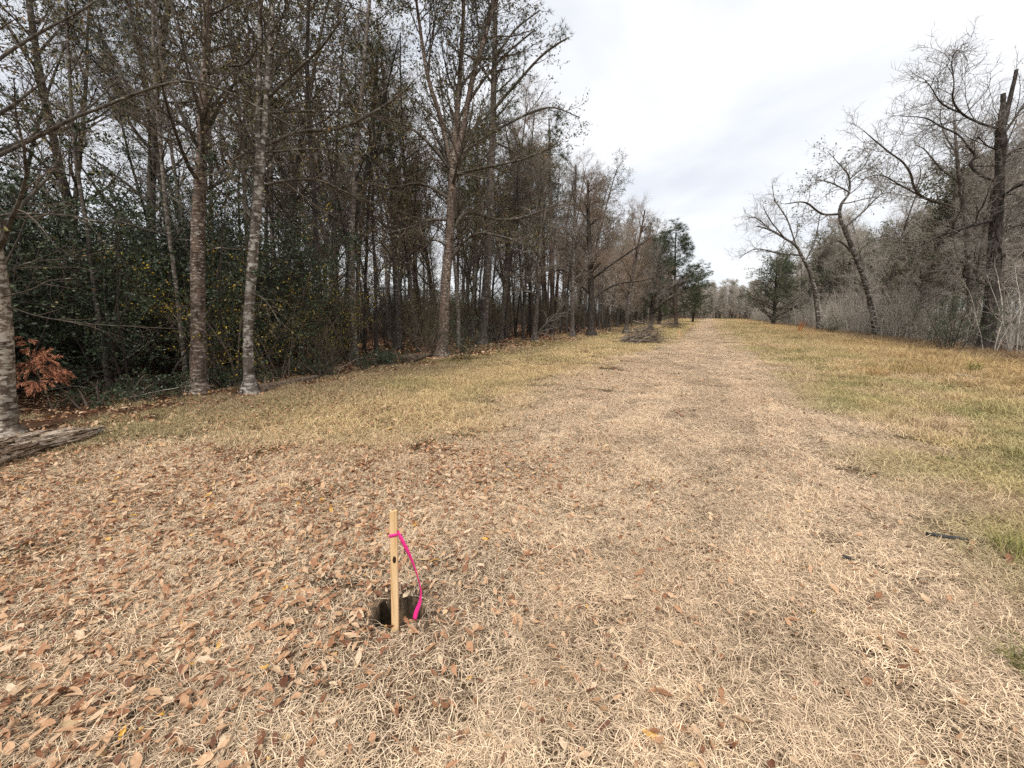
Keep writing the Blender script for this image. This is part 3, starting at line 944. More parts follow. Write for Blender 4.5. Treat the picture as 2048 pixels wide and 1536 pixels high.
FINE = [dict(n=9, ang=(20, 60), len=(0.5, 1.3), seg=5, wander=0.13, up=0.02, sides=4, rmin=0.004), dict(n=8, ang=(20, 60), len=(0.2, 0.6), seg=3, wander=0.16, up=0.0, sides=3, rmin=0.002)]
# --- T1: at the left border
hero('hardwood_tree', 'pale barked tree with a rotten log lying against its base', 4.97,
     [(12, 868, 64), (9, 800, 54), (6, 720, 50), (1, 620, 48), (-8, 540, 46), (-20, 460, 44), (-50, 250, 40), (-80, 0, 34), (-95, -300, 26)],
     [([(-15, 435, 9), (28, 428, 8), (129, 430, 6), (197, 443, 5), (250, 446, 4), (330, 470, 2.5)], 0.4),
      ([(-4, 550, 8), (30, 535, 7), (64, 524, 5), (110, 519, 4), (161, 518, 2)], 0.5),
      ([(12, 592, 7), (50, 583, 5), (72, 575, 5), (100, 561, 4), (150, 556, 2)], -0.2),
      ([(15, 612, 7), (79, 633, 5), (172, 647, 4), (250, 652, 3), (358, 658, 1.5)], 0.6),
      ([(-60, 345, 17), (0, 310, 15), (29, 296, 14), (88, 267, 13), (146, 237, 11), (205, 214, 10), (278, 185, 9), (352, 164, 8), (410, 168, 7), (469, 190, 5), (527, 220, 4), (600, 261, 2)], 0.9),
      ([(-70, 180, 14), (10, 110, 11), (90, 60, 9), (180, 10, 6), (260, -60, 3)], 0.5),
      ([(-55, 300, 9), (20, 330, 7), (120, 345, 5), (240, 380, 3)], 1.2)],
     [dict(n=8, ang=(20, 55), len=(0.4, 1.1), seg=5, wander=0.12, up=-0.01, sides=4, rmin=0.003), dict(n=5, ang=(20, 60), len=(0.15, 0.45), seg=3, wander=0.16, up=0.0, sides=3, rmin=0.0016)],
     1, M['bark_pale'], M['twig_brown'], M['leaf_olive'], dict(m=1, size=(0.03, 0.07), asp=0.45, prob=0.35),
     auto=dict(n=10, t0=0.55, t1=0.95, ang=(40, 75), lens=(1.5, 3.0), rr=0.35, nseg=7, wander=0.1, up=0.03))
# --- T2
hero('hardwood_tree', 'thick straight pale mottled trunk standing tall at the grass edge', 7.77,
     [(398, 786, 40), (397, 700, 33), (396, 600, 31), (396, 470, 30), (399, 400, 28), (402, 330, 25), (406, 250, 23), (411, 150, 19), (417, 0, 16), (425, -220, 11), (430, -420, 5)],
     [([(404, 272, 13), (425, 240, 11), (440, 211, 9), (462, 180, 6), (490, 110, 3)], 0.6),
      ([(403, 352, 8), (440, 343, 7), (470, 315, 6), (482, 285, 5), (484, 255, 4), (500, 225, 2)], -0.5),
      ([(411, 146, 8), (450, 133, 7), (490, 128, 6), (512, 100, 5), (545, 60, 3)], -0.4),
      ([(398, 505, 7), (440, 496, 5), (480, 498, 4), (540, 470, 2)], 0.7),
      ([(396, 440, 7), (350, 400, 5), (310, 372, 4), (250, 350, 2)], 0.8),
      ([(409, 170, 10), (375, 110, 8), (350, 40, 6), (335, -60, 4)], 0.8),
      ([(408, 200, 8), (340, 205, 6), (280, 190, 4), (220, 215, 2)], -0.6)],
     FINE, 2, M['bark_brown'], M['twig_brown'], M['leaf_olive'], dict(m=4, size=(0.03, 0.065), asp=0.5, prob=0.6),
     auto=dict(n=16, t0=0.42, t1=0.97, ang=(35, 70), lens=(1.4, 3.2), rr=0.4, nseg=7, wander=0.1, up=0.05))
# --- T3: twin stem
hero('hardwood_tree', 'slim pale trunk forking into two close parallel stems', 7.77,
     [(500, 786, 26), (496, 690, 20), (498, 620, 20), (502, 560, 20), (507, 500, 21), (512, 440, 20), (515, 380, 15), (517, 300, 13), (517, 200, 11), (520, 90, 10), (521, -60, 8), (524, -260, 5)],
     [([(530, 370, 9), (580, 360, 8), (640, 362, 7), (700, 388, 5), (770, 415, 2)], 0.5),
      ([(528, 292, 11), (600, 264, 10), (680, 256, 9), (760, 217, 7), (810, 180, 5), (830, 158, 3)], 0.4),
      ([(536, 195, 10), (600, 135, 8), (645, 92, 6), (675, 50, 5), (705, 10, 3)], -0.6),
      ([(517, 300, 8), (480, 312, 7), (440, 344, 6), (410, 352, 3)], -0.5),
      ([(534, 226, 7), (620, 222, 6), (700, 226, 4), (800, 240, 2)], 0.9),
      ([(505, 440, 9), (470, 380, 7), (440, 420, 3)], 0.6),
      ([(526, 305, 6), (620, 298, 4), (700, 300, 2)], -0.4),
      ([(500, 585, 4), (530, 600, 4), (562, 650, 2)], -0.5)],
     FINE, 3, M['bark_white'], M['twig_brown'], M['leaf_olive'], dict(m=4, size=(0.03, 0.065), asp=0.5, prob=0.55),
     forks=([(513, 450, 16), (520, 390, 14), (525, 320, 13), (530, 240, 12), (539, 110, 10), (549, -40, 8), (556, -250, 4)],),
     auto=dict(n=12, t0=0.5, t1=0.97, ang=(30, 65), lens=(1.3, 3.0), rr=0.4, nseg=7, wander=0.1, up=0.05))
# --- T4: the big crown in the middle
UPL = [dict(n=10, ang=(18, 50), len=(0.9, 2.2), seg=5, wander=0.11, up=0.06, sides=4, rmin=0.006), dict(n=9, ang=(18, 60), len=(0.3, 0.9), seg=3, wander=0.15, up=0.02, sides=3, rmin=0.003)]
hero('hardwood_tree', 'white blotched trunk rising from a low green shrub into a broad many stemmed crown', 14.1,
     [(884, 716, 28), (888, 640, 25), (892, 560, 23), (898, 480, 21), (903, 400, 20), (906, 330, 18), (911, 270, 14), (918, 180, 11), (925, 60, 9), (931, -80, 6)],
     [([(903, 462, 9), (935, 425, 8), (1000, 440, 7), (1060, 430, 5), (1130, 400, 2)], 1.5),
      ([(900, 522, 8), (930, 482, 7), (960, 466, 7), (1010, 475, 5), (1055, 492, 2)], -1.0),
      ([(905, 345, 10), (870, 300, 8), (830, 262, 7), (780, 240, 4), (720, 220, 2)], -1.0),
      ([(903, 400, 9), (850, 370, 7), (800, 372, 5), (740, 392, 2)], 1.0),
      ([(908, 320, 10), (960, 280, 8), (1030, 240, 6), (1100, 215, 4), (1160, 235, 2)], 1.0),
      ([(906, 350, 9), (970, 335, 7), (1040, 320, 5), (1120, 290, 2)], -1.5),
      ([(901, 440, 8), (860, 440, 6), (820, 455, 5), (760, 470, 2)], -1.5),
      ([(915, 240, 9), (960, 170, 7), (1010, 110, 5), (1070, 60, 3)], 0.8),
      ([(900, 500, 6), (870, 480, 5), (830, 500, 4), (790, 540, 2)], 0.8)],
     UPL, 4, M['bark_brown'], M['twig_brown'], M['leaf_olive'], dict(m=8, size=(0.04, 0.085), asp=0.5, prob=0.8), slim=0.85,
     forks=([(907, 335, 14), (925, 265, 11), (945, 155, 9), (972, 70, 7), (1000, -40, 5)], [(905, 340, 11), (882, 240, 9), (855, 150, 8), (835, 20, 6), (822, -80, 4)]),
     auto=dict(n=12, t0=0.45, t1=0.98, ang=(25, 60), lens=(1.6, 3.4), rr=0.45, nseg=7, wander=0.09, up=0.07))
# --- T5, T6: pines standing among them
PT = [dict(n=9, t0=0.25, ang=(30, 65), len=(0.5, 1.1), seg=3, wander=0.12, up=0.10, sides=3, rmin=0.006), dict(n=3, t0=0.4, ang=(15, 50), len=(0.15, 0.35), seg=2, wander=0.1, up=0.12, sides=3, rmin=0.004)]
hero('pine_tree', 'dark rough pine trunk bending slightly right behind the thin saplings', 17.0,
     [(690, 705, 20), (697, 600, 18), (703, 500, 17), (709, 430, 16), (721, 380, 15), (736, 340, 13), (744, 260, 10), (750, 170, 8), (757, 90, 5)],
     [([(735, 342, 9), (755, 300, 7), (765, 250, 4)], 0.5), ([(706, 460, 6), (660, 430, 5), (620, 420, 3)], 0.8)],
     PT, 5, M['bark_dark'], M['twig_brown'], M['needle'], None, dict(m=16, length=(0.15, 0.25), wid=0.012),
     auto=dict(n=16, t0=0.6, t1=0.98, ang=(55, 95), lens=(1.0, 2.2), rr=0.35, nseg=6, wander=0.1, up=0.06))
hero('pine_tree', 'grey straight pine with one needled bough reaching out against the sky', 19.7,
     [(964, 698, 19), (969, 620, 17), (975, 540, 16), (979, 450, 15), (983, 330, 14), (987, 200, 12), (990, 60, 10), (993, -60, 7)],
     [([(986, 220, 8), (1030, 170, 7), (1080, 115, 6), (1115, 88, 5), (1138, 75, 3)], -1.5), ([(988, 120, 7), (1030, 60, 5), (1080, 20, 3)], 1.0),
      ([(987, 170, 6), (950, 120, 5), (910, 100, 3)], -1.0)],
     PT, 6, M['bark_grey'], M['twig_brown'], M['needle'], None, dict(m=18, length=(0.17, 0.28), wid=0.012),
     auto=dict(n=16, t0=0.6, t1=0.98, ang=(55, 95), lens=(1.0, 2.6), rr=0.35, nseg=6, wander=0.1, up=0.06))
# --- T8: russet bare crown, and slim edge trunks
BARE = [dict(n=11, ang=(20, 55), len=(0.9, 2.0), seg=5, wander=0.12, up=0.03, sides=3, rmin=0.008), dict(n=12, ang=(20, 55), len=(0.3, 1.0), seg=3, wander=0.15, up=0.02, sides=3, rmin=0.0045)]
hero('bare_tree', 'dark slim trunk with a russet leafless crown beside the clearing', 27.5,
     [(1182, 672, 15), (1182, 610, 12), (1182, 560, 11), (1180, 510, 10), (1178, 460, 8), (1176, 410, 6), (1176, 360, 4)],
     [([(1182, 560, 6), (1215, 535, 5), (1265, 500, 4), (1310, 470, 2)], -2.0), ([(1181, 590, 6), (1150, 560, 5), (1120, 540, 4), (1080, 560, 2)], 1.0),
      ([(1181, 600, 6), (1230, 570, 5), (1290, 560, 3), (1340, 545, 2)], 1.0)],
     BARE, 8, M['bark_dark'], M['twig_red'], None, None,
     auto=dict(n=20, t0=0.3, t1=0.98, ang=(30, 65), lens=(1.2, 2.5), rr=0.5, nseg=7, wander=0.1, up=0.05))
for k, (lab, Y, tr, lm) in enumerate((
        ('thin pale sapling trunk leaning slightly right past the grey pine', 23.0, [(1000, 682, 10), (1008, 600, 9), (1016, 520, 8), (1026, 420, 7), (1040, 300, 4)], None),
        ('slender pale trunk with a small leaning stem at its foot', 22.0, [(1068, 684, 11), (1073, 620, 9), (1078, 540, 8), (1082, 440, 6), (1088, 320, 3)], [([(1062, 686, 6), (1085, 655, 5), (1110, 630, 4), (1135, 600, 3)], 0.8)]),
        ('slender straight trunk just left of the russet leafless tree', 26.0, [(1145, 676, 9), (1145, 600, 8), (1147, 520, 7), (1150, 420, 5), (1152, 330, 3)], None),
        ('forked pale small tree behind the big heap of cut branches', 30.0, [(1252, 664, 9), (1256, 620, 8), (1262, 570, 7), (1275, 500, 5), (1290, 420, 3)], [([(1255, 640, 6), (1268, 600, 5), (1285, 560, 3)], 0.5)]),
        ('low branching dark tree at the clearing edge by the farther heap', 36.0, [(1300, 660, 10), (1303, 630, 9), (1306, 600, 8), (1312, 560, 6), (1320, 500, 3)], [([(1304, 628, 6), (1335, 600, 5), (1370, 585, 3)], -2.0), ([(1305, 612, 6), (1340, 575, 5), (1380, 560, 3)], 1.0)]))):
    hero('bare_tree', lab, Y, tr, lm or [], BARE, 30 + k, M['bark_grey'] if k != 4 else M['bark_dark'], M['twig_grey'] if k != 3 else M['twig_red'], M['leaf_olive'] if k < 2 else None, dict(m=2, size=(0.05, 0.10), asp=0.5, prob=0.4) if k < 2 else None,
         auto=dict(n=14, t0=0.35, t1=0.98, ang=(25, 65), lens=(1.2, 3.0), rr=0.5, nseg=6, wander=0.1, up=0.05))
# --- right side
OAK = [dict(n=11, ang=(25, 70), len=(1.0, 2.8), seg=6, wander=0.20, up=0.05, sides=4, rmin=0.012), dict(n=9, ang=(25, 70), len=(0.5, 1.3), seg=4, wander=0.24, up=0.03, sides=3, rmin=0.008), dict(n=4, ang=(25, 60), len=(0.2, 0.55), seg=2, wander=0.2, up=0.02, sides=3, rmin=0.006)]
hero('oak_tree', 'tall dark leafless oak with two snapped off tops and vines on its trunk', 17.0,
     [(1970, 702, 40), (1978, 640, 33), (1985, 560, 31), (1990, 480, 30), (1994, 420, 29), (1997, 380, 25), (1999, 350, 22), (2001, 315, 23), (2002, 285, 28), (2001, 262, 22), (2003, 235, 15), (2006, 210, 13), (2006, 187, 12)],
     [([(2000, 258, 9), (1960, 246, 8), (1925, 228, 7), (1906, 200, 6), (1908, 165, 4), (1903, 125, 3), (1915, 95, 2)], -1.0),
      ([(1928, 229, 6), (1885, 208, 5), (1862, 175, 3), (1850, 160, 2)], -0.8),
      ([(1990, 362, 11), (1956, 347, 10), (1941, 328, 9), (1950, 312, 9), (1938, 296, 7), (1917, 270, 6), (1880, 252, 5), (1850, 236, 4), (1800, 232, 2)], 0.8),
      ([(1998, 300, 6), (1975, 292, 5), (1955, 272, 3)], -0.6),
      ([(2008, 268, 9), (2030, 236, 8), (2050, 205, 6), (2080, 170, 4)], 0.8),
      ([(1987, 440, 14), (1950, 449, 13), (1911, 461, 11), (1865, 477, 9), (1834, 498, 7), (1800, 520, 3)], -1.0),
      ([(1985, 574, 9), (1955, 562, 7), (1926, 550, 6), (1930, 532, 4), (1910, 520, 2)], -1.0),
      ([(1996, 330, 8), (2030, 300, 7), (2080, 290, 4), (2120, 250, 3)], -0.8),
      ([(1994, 400, 10), (2040, 370, 8), (2090, 360, 5)], -1.2),
      ([(1992, 470, 8), (2040, 450, 6), (2090, 440, 4)], 1.0),
      ([(1978, 660, 4), (1972, 560, 4), (1988, 460, 4), (2004, 400, 4), (1992, 330, 3), (2006, 250, 2)], -0.35),
      ([(1968, 690, 5), (1985, 600, 4), (2004, 520, 4), (1984, 430, 3), (2002, 360, 3)], -0.4)],
     OAK, 20, M['bark_dark'], M['twig_grey'], None, None,
     forks=([(2003, 262, 18), (2012, 230, 14), (2023, 185, 11), (2030, 155, 10), (2033, 139, 9)],), cap=True, woody=2)
hero('oak_tree', 'leafless arching tree bowing its long limb toward the track from beside the dark oak', 19.5,
     [(1945, 680, 20), (1942, 600, 18), (1938, 520, 16), (1934, 460, 15), (1928, 420, 13), (1918, 350, 10), (1912, 290, 7), (1908, 240, 4)],
     [([(1930, 425, 10), (1900, 412, 9), (1849, 396, 9), (1828, 374, 8), (1822, 350, 7), (1806, 325, 6), (1782, 307, 5), (1751, 282, 4), (1727, 261, 2)], -1.5),
      ([(1849, 396, 6), (1800, 370, 5), (1760, 350, 4), (1715, 362, 2)], -1.5),
      ([(1920, 365, 7), (1880, 335, 6), (1850, 300, 4), (1830, 290, 2)], 0.8),
      ([(1915, 310, 6), (1890, 270, 5), (1880, 230, 3), (1890, 190, 2)], 0.5),
      ([(1926, 410, 7), (1960, 370, 5), (1975, 330, 3)], 0.8)],
     OAK, 21, M['bark_grey'], M['twig_grey'], None, None)
hero('oak_tree', 'lichen spotted crooked tree leaning toward the track with some evergreen leaves', 27.5,
     [(1754, 676, 17), (1739, 599, 15), (1731, 570, 14), (1724, 547, 14), (1714, 520, 13), (1705, 498, 13), (1690, 461, 12), (1680, 435, 10), (1682, 410, 9), (1698, 385, 7), (1697, 352, 5), (1680, 330, 3), (1655, 302, 1.5)],
     [([(1680, 428, 9), (1645, 428, 8), (1610, 405, 6), (1570, 408, 3)], -2.0), ([(1712, 516, 8), (1690, 490, 7), (1672, 482, 6), (1645, 494, 5), (1615, 506, 3)], -1.5),
      ([(1697, 360, 5), (1730, 330, 4), (1740, 300, 2)], 0.8), ([(1690, 455, 7), (1730, 420, 6), (1760, 390, 4), (1790, 385, 2)], 1.5),
      ([(1700, 385, 6), (1660, 365, 5), (1630, 360, 3)], 1.0), ([(1710, 510, 6), (1745, 480, 5), (1780, 470, 3)], 1.0)],
     OAK, 22, M['bark_spot'], M['twig_grey'], M['leaf_grey'], dict(m=1, size=(0.09, 0.17), asp=0.5, prob=0.5), slim=0.8, thin=0.65)
hero('oak_tree', 'leafless grey tree with long limbs sweeping left over the dark evergreen', 37.0,
     [(1640, 662, 14), (1633, 610, 12), (1630, 580, 12), (1619, 544, 11), (1604, 513, 10), (1592, 492, 8), (1570, 477, 7), (1543, 461, 6), (1515, 452, 4)],
     [([(1604, 511, 7), (1558, 507, 6), (1512, 498, 4), (1478, 516, 2)], -2.0), ([(1543, 461, 5), (1510, 435, 4), (1490, 440, 2)], 1.5),
      ([(1592, 492, 6), (1575, 440, 5), (1550, 400, 4), (1545, 370, 2)], 2.0), ([(1610, 525, 6), (1630, 480, 5), (1640, 430, 3)], 2.0), ([(1570, 477, 5), (1540, 440, 4), (1525, 410, 2)], -1.5)],
     OAK, 23, M['bark_spot'], M['twig_grey'], None, None, slim=0.72, thin=0.6)
# dark evergreen at the far end of the brush
rng2 = np.random.RandomState(77)
g = root_of(1547, 650)
T = trunk_line(8.6, 0.22, rng2, 0.03, 0.03)
ever = build_tree('evergreen_tree', [T], limbs_from(T[0], T[1], 56, 0.07, 0.99, (55, 92), (3.6, 7.4), 0.45, 7, 0.08, 0.02, rng2, fall=0.72),
                  [dict(n=9, t0=0.1, ang=(25, 70), len=(0.8, 1.9), seg=3, wander=0.12, up=0.03, sides=3, rmin=0.006), dict(n=5, t0=0.1, ang=(25, 70), len=(0.3, 0.7), seg=2, wander=0.15, up=0.02, sides=3, rmin=0.004)],
                  rng2, M['bark_dark'], M['twig_grey'], M['needle'], dict(m=13, size=(0.07, 0.15), asp=0.35), tsides=8, lsides=4, loc=(0, 0, 0))
ever.location = g
HERO.append((g[0], g[1]))
tag(ever, 'dark dense evergreen tree at the track edge under sweeping bare limbs', 'tree')
# tall pine closing the left woods
def near_copy(root, px, py, **k):
    g = root_of(px, py)
    HERO.append((g[0], g[1]))
    return g

# ------------------------------------------------------------------ template trees for the woods
OL = dict(m=5, size=(0.05, 0.10), asp=0.5, prob=0.6)
tp = {}
tp['oakA'] = tpl_hardwood('hardwood_tree', 201, 13.5, 0.15, M['bark_grey'], M['twig_brown'], M['leaf_olive'], 22, 0.3, (1.8, 3.8), dict(m=7, size=(0.05, 0.10), asp=0.5, prob=0.8), 8, 8)
tp['oakB'] = tpl_hardwood('hardwood_tree', 202, 12.0, 0.11, M['bark_white'], M['twig_grey'], M['leaf_olive'], 18, 0.4, (1.4, 3.0), dict(m=7, size=(0.05, 0.10), asp=0.5), 8, 8)
tp['oakC'] = tpl_hardwood('hardwood_tree', 203, 14.5, 0.17, M['bark_dark'], M['twig_brown'], M['leaf_dark'], 22, 0.35, (1.8, 3.8), dict(m=10, size=(0.06, 0.11), asp=0.5), 8, 8)
tp['poleA'] = tpl_hardwood('slender_tree', 204, 12.5, 0.065, M['bark_grey'], M['twig_grey'], M['leaf_olive'], 12, 0.5, (0.9, 2.2), dict(m=6, size=(0.05, 0.10), asp=0.5), 7, 7)
tp['poleB'] = tpl_hardwood('slender_tree', 205, 10.0, 0.05, M['bark_white'], M['twig_grey'], None, 16, 0.3, (0.8, 1.9), None, 8, 8)
tp['poleC'] = tpl_hardwood('slender_tree', 206, 11.0, 0.075, M['bark_dark'], M['twig_brown'], None, 18, 0.25, (0.9, 2.4), None, 8, 8)
tp['pineA'] = tpl_pine('pine_tree', 207, 14.5, 0.17, 0.52)
tp['pineB'] = tpl_pine('pine_tree', 208, 13.0, 0.14, 0.58, 22, (1.0, 2.4))
tp['pineC'] = tpl_pine('pine_tree', 209, 11.5, 0.17, 0.10, 70, (2.0, 4.6), 22, (0.26, 0.42), 0.013)
tp['bareA'] = tpl_hardwood('bare_tree', 210, 12.0, 0.10, M['bark_grey'], M['twig_red'], None, 26, 0.2, (1.6, 3.6), None, 11, 11, (25, 55), 0.07, rk=2.0)
tp['bareB'] = tpl_hardwood('bare_tree', 211, 10.5, 0.09, M['bark_grey'], M['twig_pale'], None, 26, 0.2, (1.4, 3.2), None, 11, 11, (25, 55), 0.06, rk=2.0)
tp['bareC'] = tpl_hardwood('bare_tree', 212, 8.0, 0.07, M['bark_grey'], M['twig_grey'], None, 22, 0.12, (1.2, 2.8), None, 11, 10, (25, 60), 0.06, rk=2.0)
tp['liveA'] = tpl_hardwood('evergreen_oak', 213, 9.5, 0.16, M['bark_grey'], M['twig_grey'], M['leaf_grey'], 22, 0.3, (1.8, 3.6), dict(m=9, size=(0.08, 0.16), asp=0.5, prob=0.9), 8, 8)
tp['farF'] = tpl_hardwood('far_tree', 214, 9.0, 0.10, M['bark_grey'], M['twig_pale'], None, 24, 0.08, (1.2, 2.8), None, 11, 9, (20, 50), 0.08, rk=6.0)
tp['bushG'] = tpl_bush('evergreen_shrub', 220, 5.0, 0.5, 9, M['twig_dark'], M['leaf_dark'], dict(m=9, size=(0.035, 0.075), asp=0.5, spread=0.9), 12, 9, 38)
tp['bushH'] = tpl_bush('evergreen_shrub', 221, 3.2, 0.5, 9, M['twig_dark'], M['leaf_dark'], dict(m=9, size=(0.035, 0.065), asp=0.5, spread=0.9), 10, 8, 50)
tp['bushY'] = tpl_bush('yellowing_shrub', 222, 4.2, 0.4, 6, M['twig_brown'], M['leaf_yellow'], dict(m=5, size=(0.03, 0.055), asp=0.6, spread=0.9, prob=0.85), 10, 8, 35)
tp['bushT'] = tpl_bush('twiggy_shrub', 223, 3.4, 0.5, 10, M['twig_brown'], M['leaf_olive'], dict(m=3, size=(0.035, 0.07), asp=0.5, prob=0.7), 10, 9, 35)
tp['brushA'] = tpl_bush('bare_brush', 224, 4.0, 1.1, 24, M['twig_pale'], None, None, 7, 6, 16, (0.5, 1.0), (0.4, 1.1), (0.15, 0.5))
tp['brushB'] = tpl_bush('bare_brush', 225, 3.0, 1.0, 22, M['twig_pale'], M['leaf_grey'], dict(m=3, size=(0.04, 0.09), asp=0.4, prob=0.6), 7, 6, 26, (0.5, 1.0), (0.4, 1.0), (0.15, 0.5))
tp['seedl'] = tpl_bush('seedling', 226, 0.55, 0.12, 6, M['twig_brown'], M['leaf_dark'], dict(m=5, size=(0.03, 0.05), asp=0.5), 4, 3, 45, (0.5, 1.0), (0.1, 0.25), (0.05, 0.12))

prng = random.Random(9)
placed = [(float(a), float(b), 0.8) for a, b in HERO]
used = set()
def free(x, y, r):
    for a, b, q in placed:
        if (a - x) ** 2 + (b - y) ** 2 < (min(r, q) if r < q else r) ** 2:
            return False
    return True
TALL = dict(oakA=13.5, oakB=12, oakC=14.5, poleA=12.5, poleB=10, poleC=11, pineA=14.5, pineB=13, bareA=12, bareB=10.5)
def under_skyline(key, x, y, s):
    """the left woods step down along the track: young growth towards its far end"""
    if key not in TALL or to_uv(x, y)[1] > 0: return s
    dp = y * CP + 1.5 * SP
    px = 1024 + F * x / dp
    top = float(np.interp(px, [1060, 1120, 1190, 1250, 1310, 1400], [-400, 60, 240, 330, 400, 470])) + prng.uniform(-25, 45)
    d = ray(px, top)
    zmax = CAMH + d[2] / d[1] * y
    return min(s, max(zmax, 1.0) / (TALL[key] * 1.04))
def put(key, x, y, label, cat, group, s=None, rz=None, tilt=None):
    rz = prng.uniform(0, 6.283) if rz is None else rz
    s = prng.uniform(0.85, 1.15) if s is None else s
    t = (prng.gauss(0, 0.03), prng.gauss(0, 0.03)) if tilt is None else tilt
    if np.isscalar(s): s = under_skyline(key, x, y, s)
    loc = (x, y, hz(x, y))
    if key not in used:
        used.add(key)
        o = tp[key]
        o.location = loc; o.rotation_euler = (t[0], t[1], rz); o.scale = (s, s, s) if np.isscalar(s) else s
    else:
        o = copy_tree(tp[key], loc, rz, s, t)
        for k in ('label', 'category', 'group'):
            if k in o: del o[k]
    tag(o, label, cat, group)
    return o
def seen(x, y, pad=0.3):
    return y > 2 and abs(x) < (1.28 + pad) * y + 1.0

LAB = {
 'oakA': ('tall grey barked tree with small olive leaves deep in the left woods', 'tree', 'olive leaved trees of the left woods'),
 'oakB': ('slim white blotched tree with thin olive foliage in the left woods', 'tree', 'white blotched trees of the left woods'),
 'oakC': ('tall dark trunked tree with dark green leaves in the left woods', 'tree', 'dark leaved trees of the left woods'),
 'poleA': ('pole thin tree with a sparse olive top in the left woods', 'tree', 'pole thin leafy trees of the left woods'),
 'poleB': ('pole thin pale leafless tree in the left woods', 'tree', 'pale leafless poles of the left woods'),
 'poleC': ('pole thin dark leafless tree in the left woods', 'tree', 'dark leafless poles of the left woods'),
 'pineA': ('tall pine with bare lower trunk and dark needle top in the left woods', 'pine tree', 'tall pines of the left woods'),
 'pineB': ('slim pine with a small dark needle top in the left woods', 'pine tree', 'slim pines of the left woods'),
 'bareA': ('leafless tree with russet brown twigs along the left woods', 'tree', 'russet leafless trees of the left woods'),
 'bareB': ('leafless tree with pale twigs rising along the left woods', 'tree', 'pale leafless trees of the left woods'),
}
# left woods, front rows dense then deeper
kinds_near = ['poleA', 'poleA', 'poleB', 'poleB', 'poleC', 'oakB', 'oakA', 'pineB', 'poleC', 'bareA']
kinds_far = ['poleA', 'poleB', 'poleC', 'poleC', 'pineA', 'pineB', 'oakA', 'bareA', 'bareB', 'bareA']
cnt = [0, 0]
for u, v, kk in ((2.2, -13.6, 'oakC'), (-1.6, -13.8, 'oakC'), (5.6, -13.2, 'oakA'), (8.6, -12.6, 'oakA'), (9.8, -10.6, 'oakB'), (13.5, -12, 'oakA'), (15.5, -10.2, 'oakB')):
    x, y = to_xy(u, v)
    placed.append((x, y, 0.8)); put(kk, x, y, *LAB[kk])
for it in range(13000):
    near_ = it % 3 > 0
    if cnt[0] >= 105 and cnt[1] >= 110: break
    if cnt[0 if near_ else 1] >= (105, 110)[0 if near_ else 1]: continue
    u = prng.uniform(-3, 33) if near_ else prng.uniform(30, 112)
    v = (-9.6 - (prng.random() ** 1.3) * (11 if u < 13 else 19)) if near_ else (-8.8 - prng.random() ** 1.5 * 18)
    if u < 14: v -= 0.7
    x, y = to_xy(u, v)
    if not seen(x, y, 0.15): continue
    if not free(x, y, 0.8): continue
    kk = prng.choice(kinds_near if u < 22 else kinds_far)
    placed.append((x, y, 0.8)); cnt[0 if near_ else 1] += 1
    put(kk, x, y, *LAB[kk])
# front edge farther along the track
for it in range(600):
    u = prng.uniform(26, 112); v = -7.2 - prng.random() * 2.6 - (2.0 if u < 33 else 0)
    x, y = to_xy(u, v)
    if not free(x, y, 1.7): continue
    kk = prng.choice(['bareA', 'bareA', 'bareB', 'poleC', 'bareA', 'bareA'])
    placed.append((x, y, 1.7)); put(kk, x, y, *LAB[kk], s=prng.uniform(0.55, 0.95))
    if len([1 for p in placed if p[2] == 1.7]) > 60: break
# the bushy pine leaning into the gap
g = root_of(1352, 651)
put('pineC', g[0], g[1], 'bushy dark pine standing out at the end of the left tree line', 'pine tree', None, s=(1.35, 1.35, 1.0), rz=0.4)
g = root_of(1318, 650)
put('pineC', g[0], g[1], 'second bushy pine half hidden behind bare twigs next to the end pine', 'pine tree', None, s=(1.15, 1.15, 0.9), rz=2.4)
g = root_of(1385, 645)
put('pineC', g[0], g[1], 'smaller bushy pine beyond the end pine of the left tree line', 'pine tree', None, s=(1.0, 1.0, 0.75), rz=4.4)
# understory of the left woods
sh = []
def sfree(x, y, r):
    if any((a - x) ** 2 + (b - y) ** 2 < 0.8 for a, b in HERO): return False
    if any((a - x) ** 2 + (b - y) ** 2 < r * r for a, b in sh): return False
    sh.append((x, y)); return True
def shrub(kk, x, y, s):
    L = {'bushG': ('tall dark green small leaved evergreen shrub under the left trees', 'shrub', 'tall evergreen shrubs of the left woods'), 'bushH': ('low dark green small leaved evergreen shrub under the left trees', 'shrub', 'low evergreen shrubs of the left woods'),
         'bushY': ('shrub speckled with yellow leaves among the pale trunks', 'shrub', 'yellow speckled shrubs'), 'bushT': ('twiggy sparse leaved shrub in the left understory', 'shrub', 'twiggy shrubs of the left woods')}[kk]
    put(kk, x, y, *L, s=s)
for it in range(1500):
    u = prng.uniform(-3.5, 10.0); v = -9.7 - prng.random() * 9
    x, y = to_xy(u, v)
    if not seen(x, y) or not sfree(x, y, 0.85): continue
    kk = prng.choice(['bushG', 'bushG', 'bushH', 'bushG']) if u < 4.4 else prng.choice(['bushG', 'bushY', 'bushT', 'bushT', 'bushG'])
    shrub(kk, x, y, prng.uniform(0.8, 1.25))
for it in range(1200):
    u = prng.uniform(9, 70); v = -9.8 - prng.random() * 16
    x, y = to_xy(u, v)
    if not seen(x, y) or not sfree(x, y, 2.3): continue
    shrub('bushG' if prng.random() < 0.10 else 'bushT', x, y, prng.uniform(0.6, 1.2))
    if len(sh) > 200: break
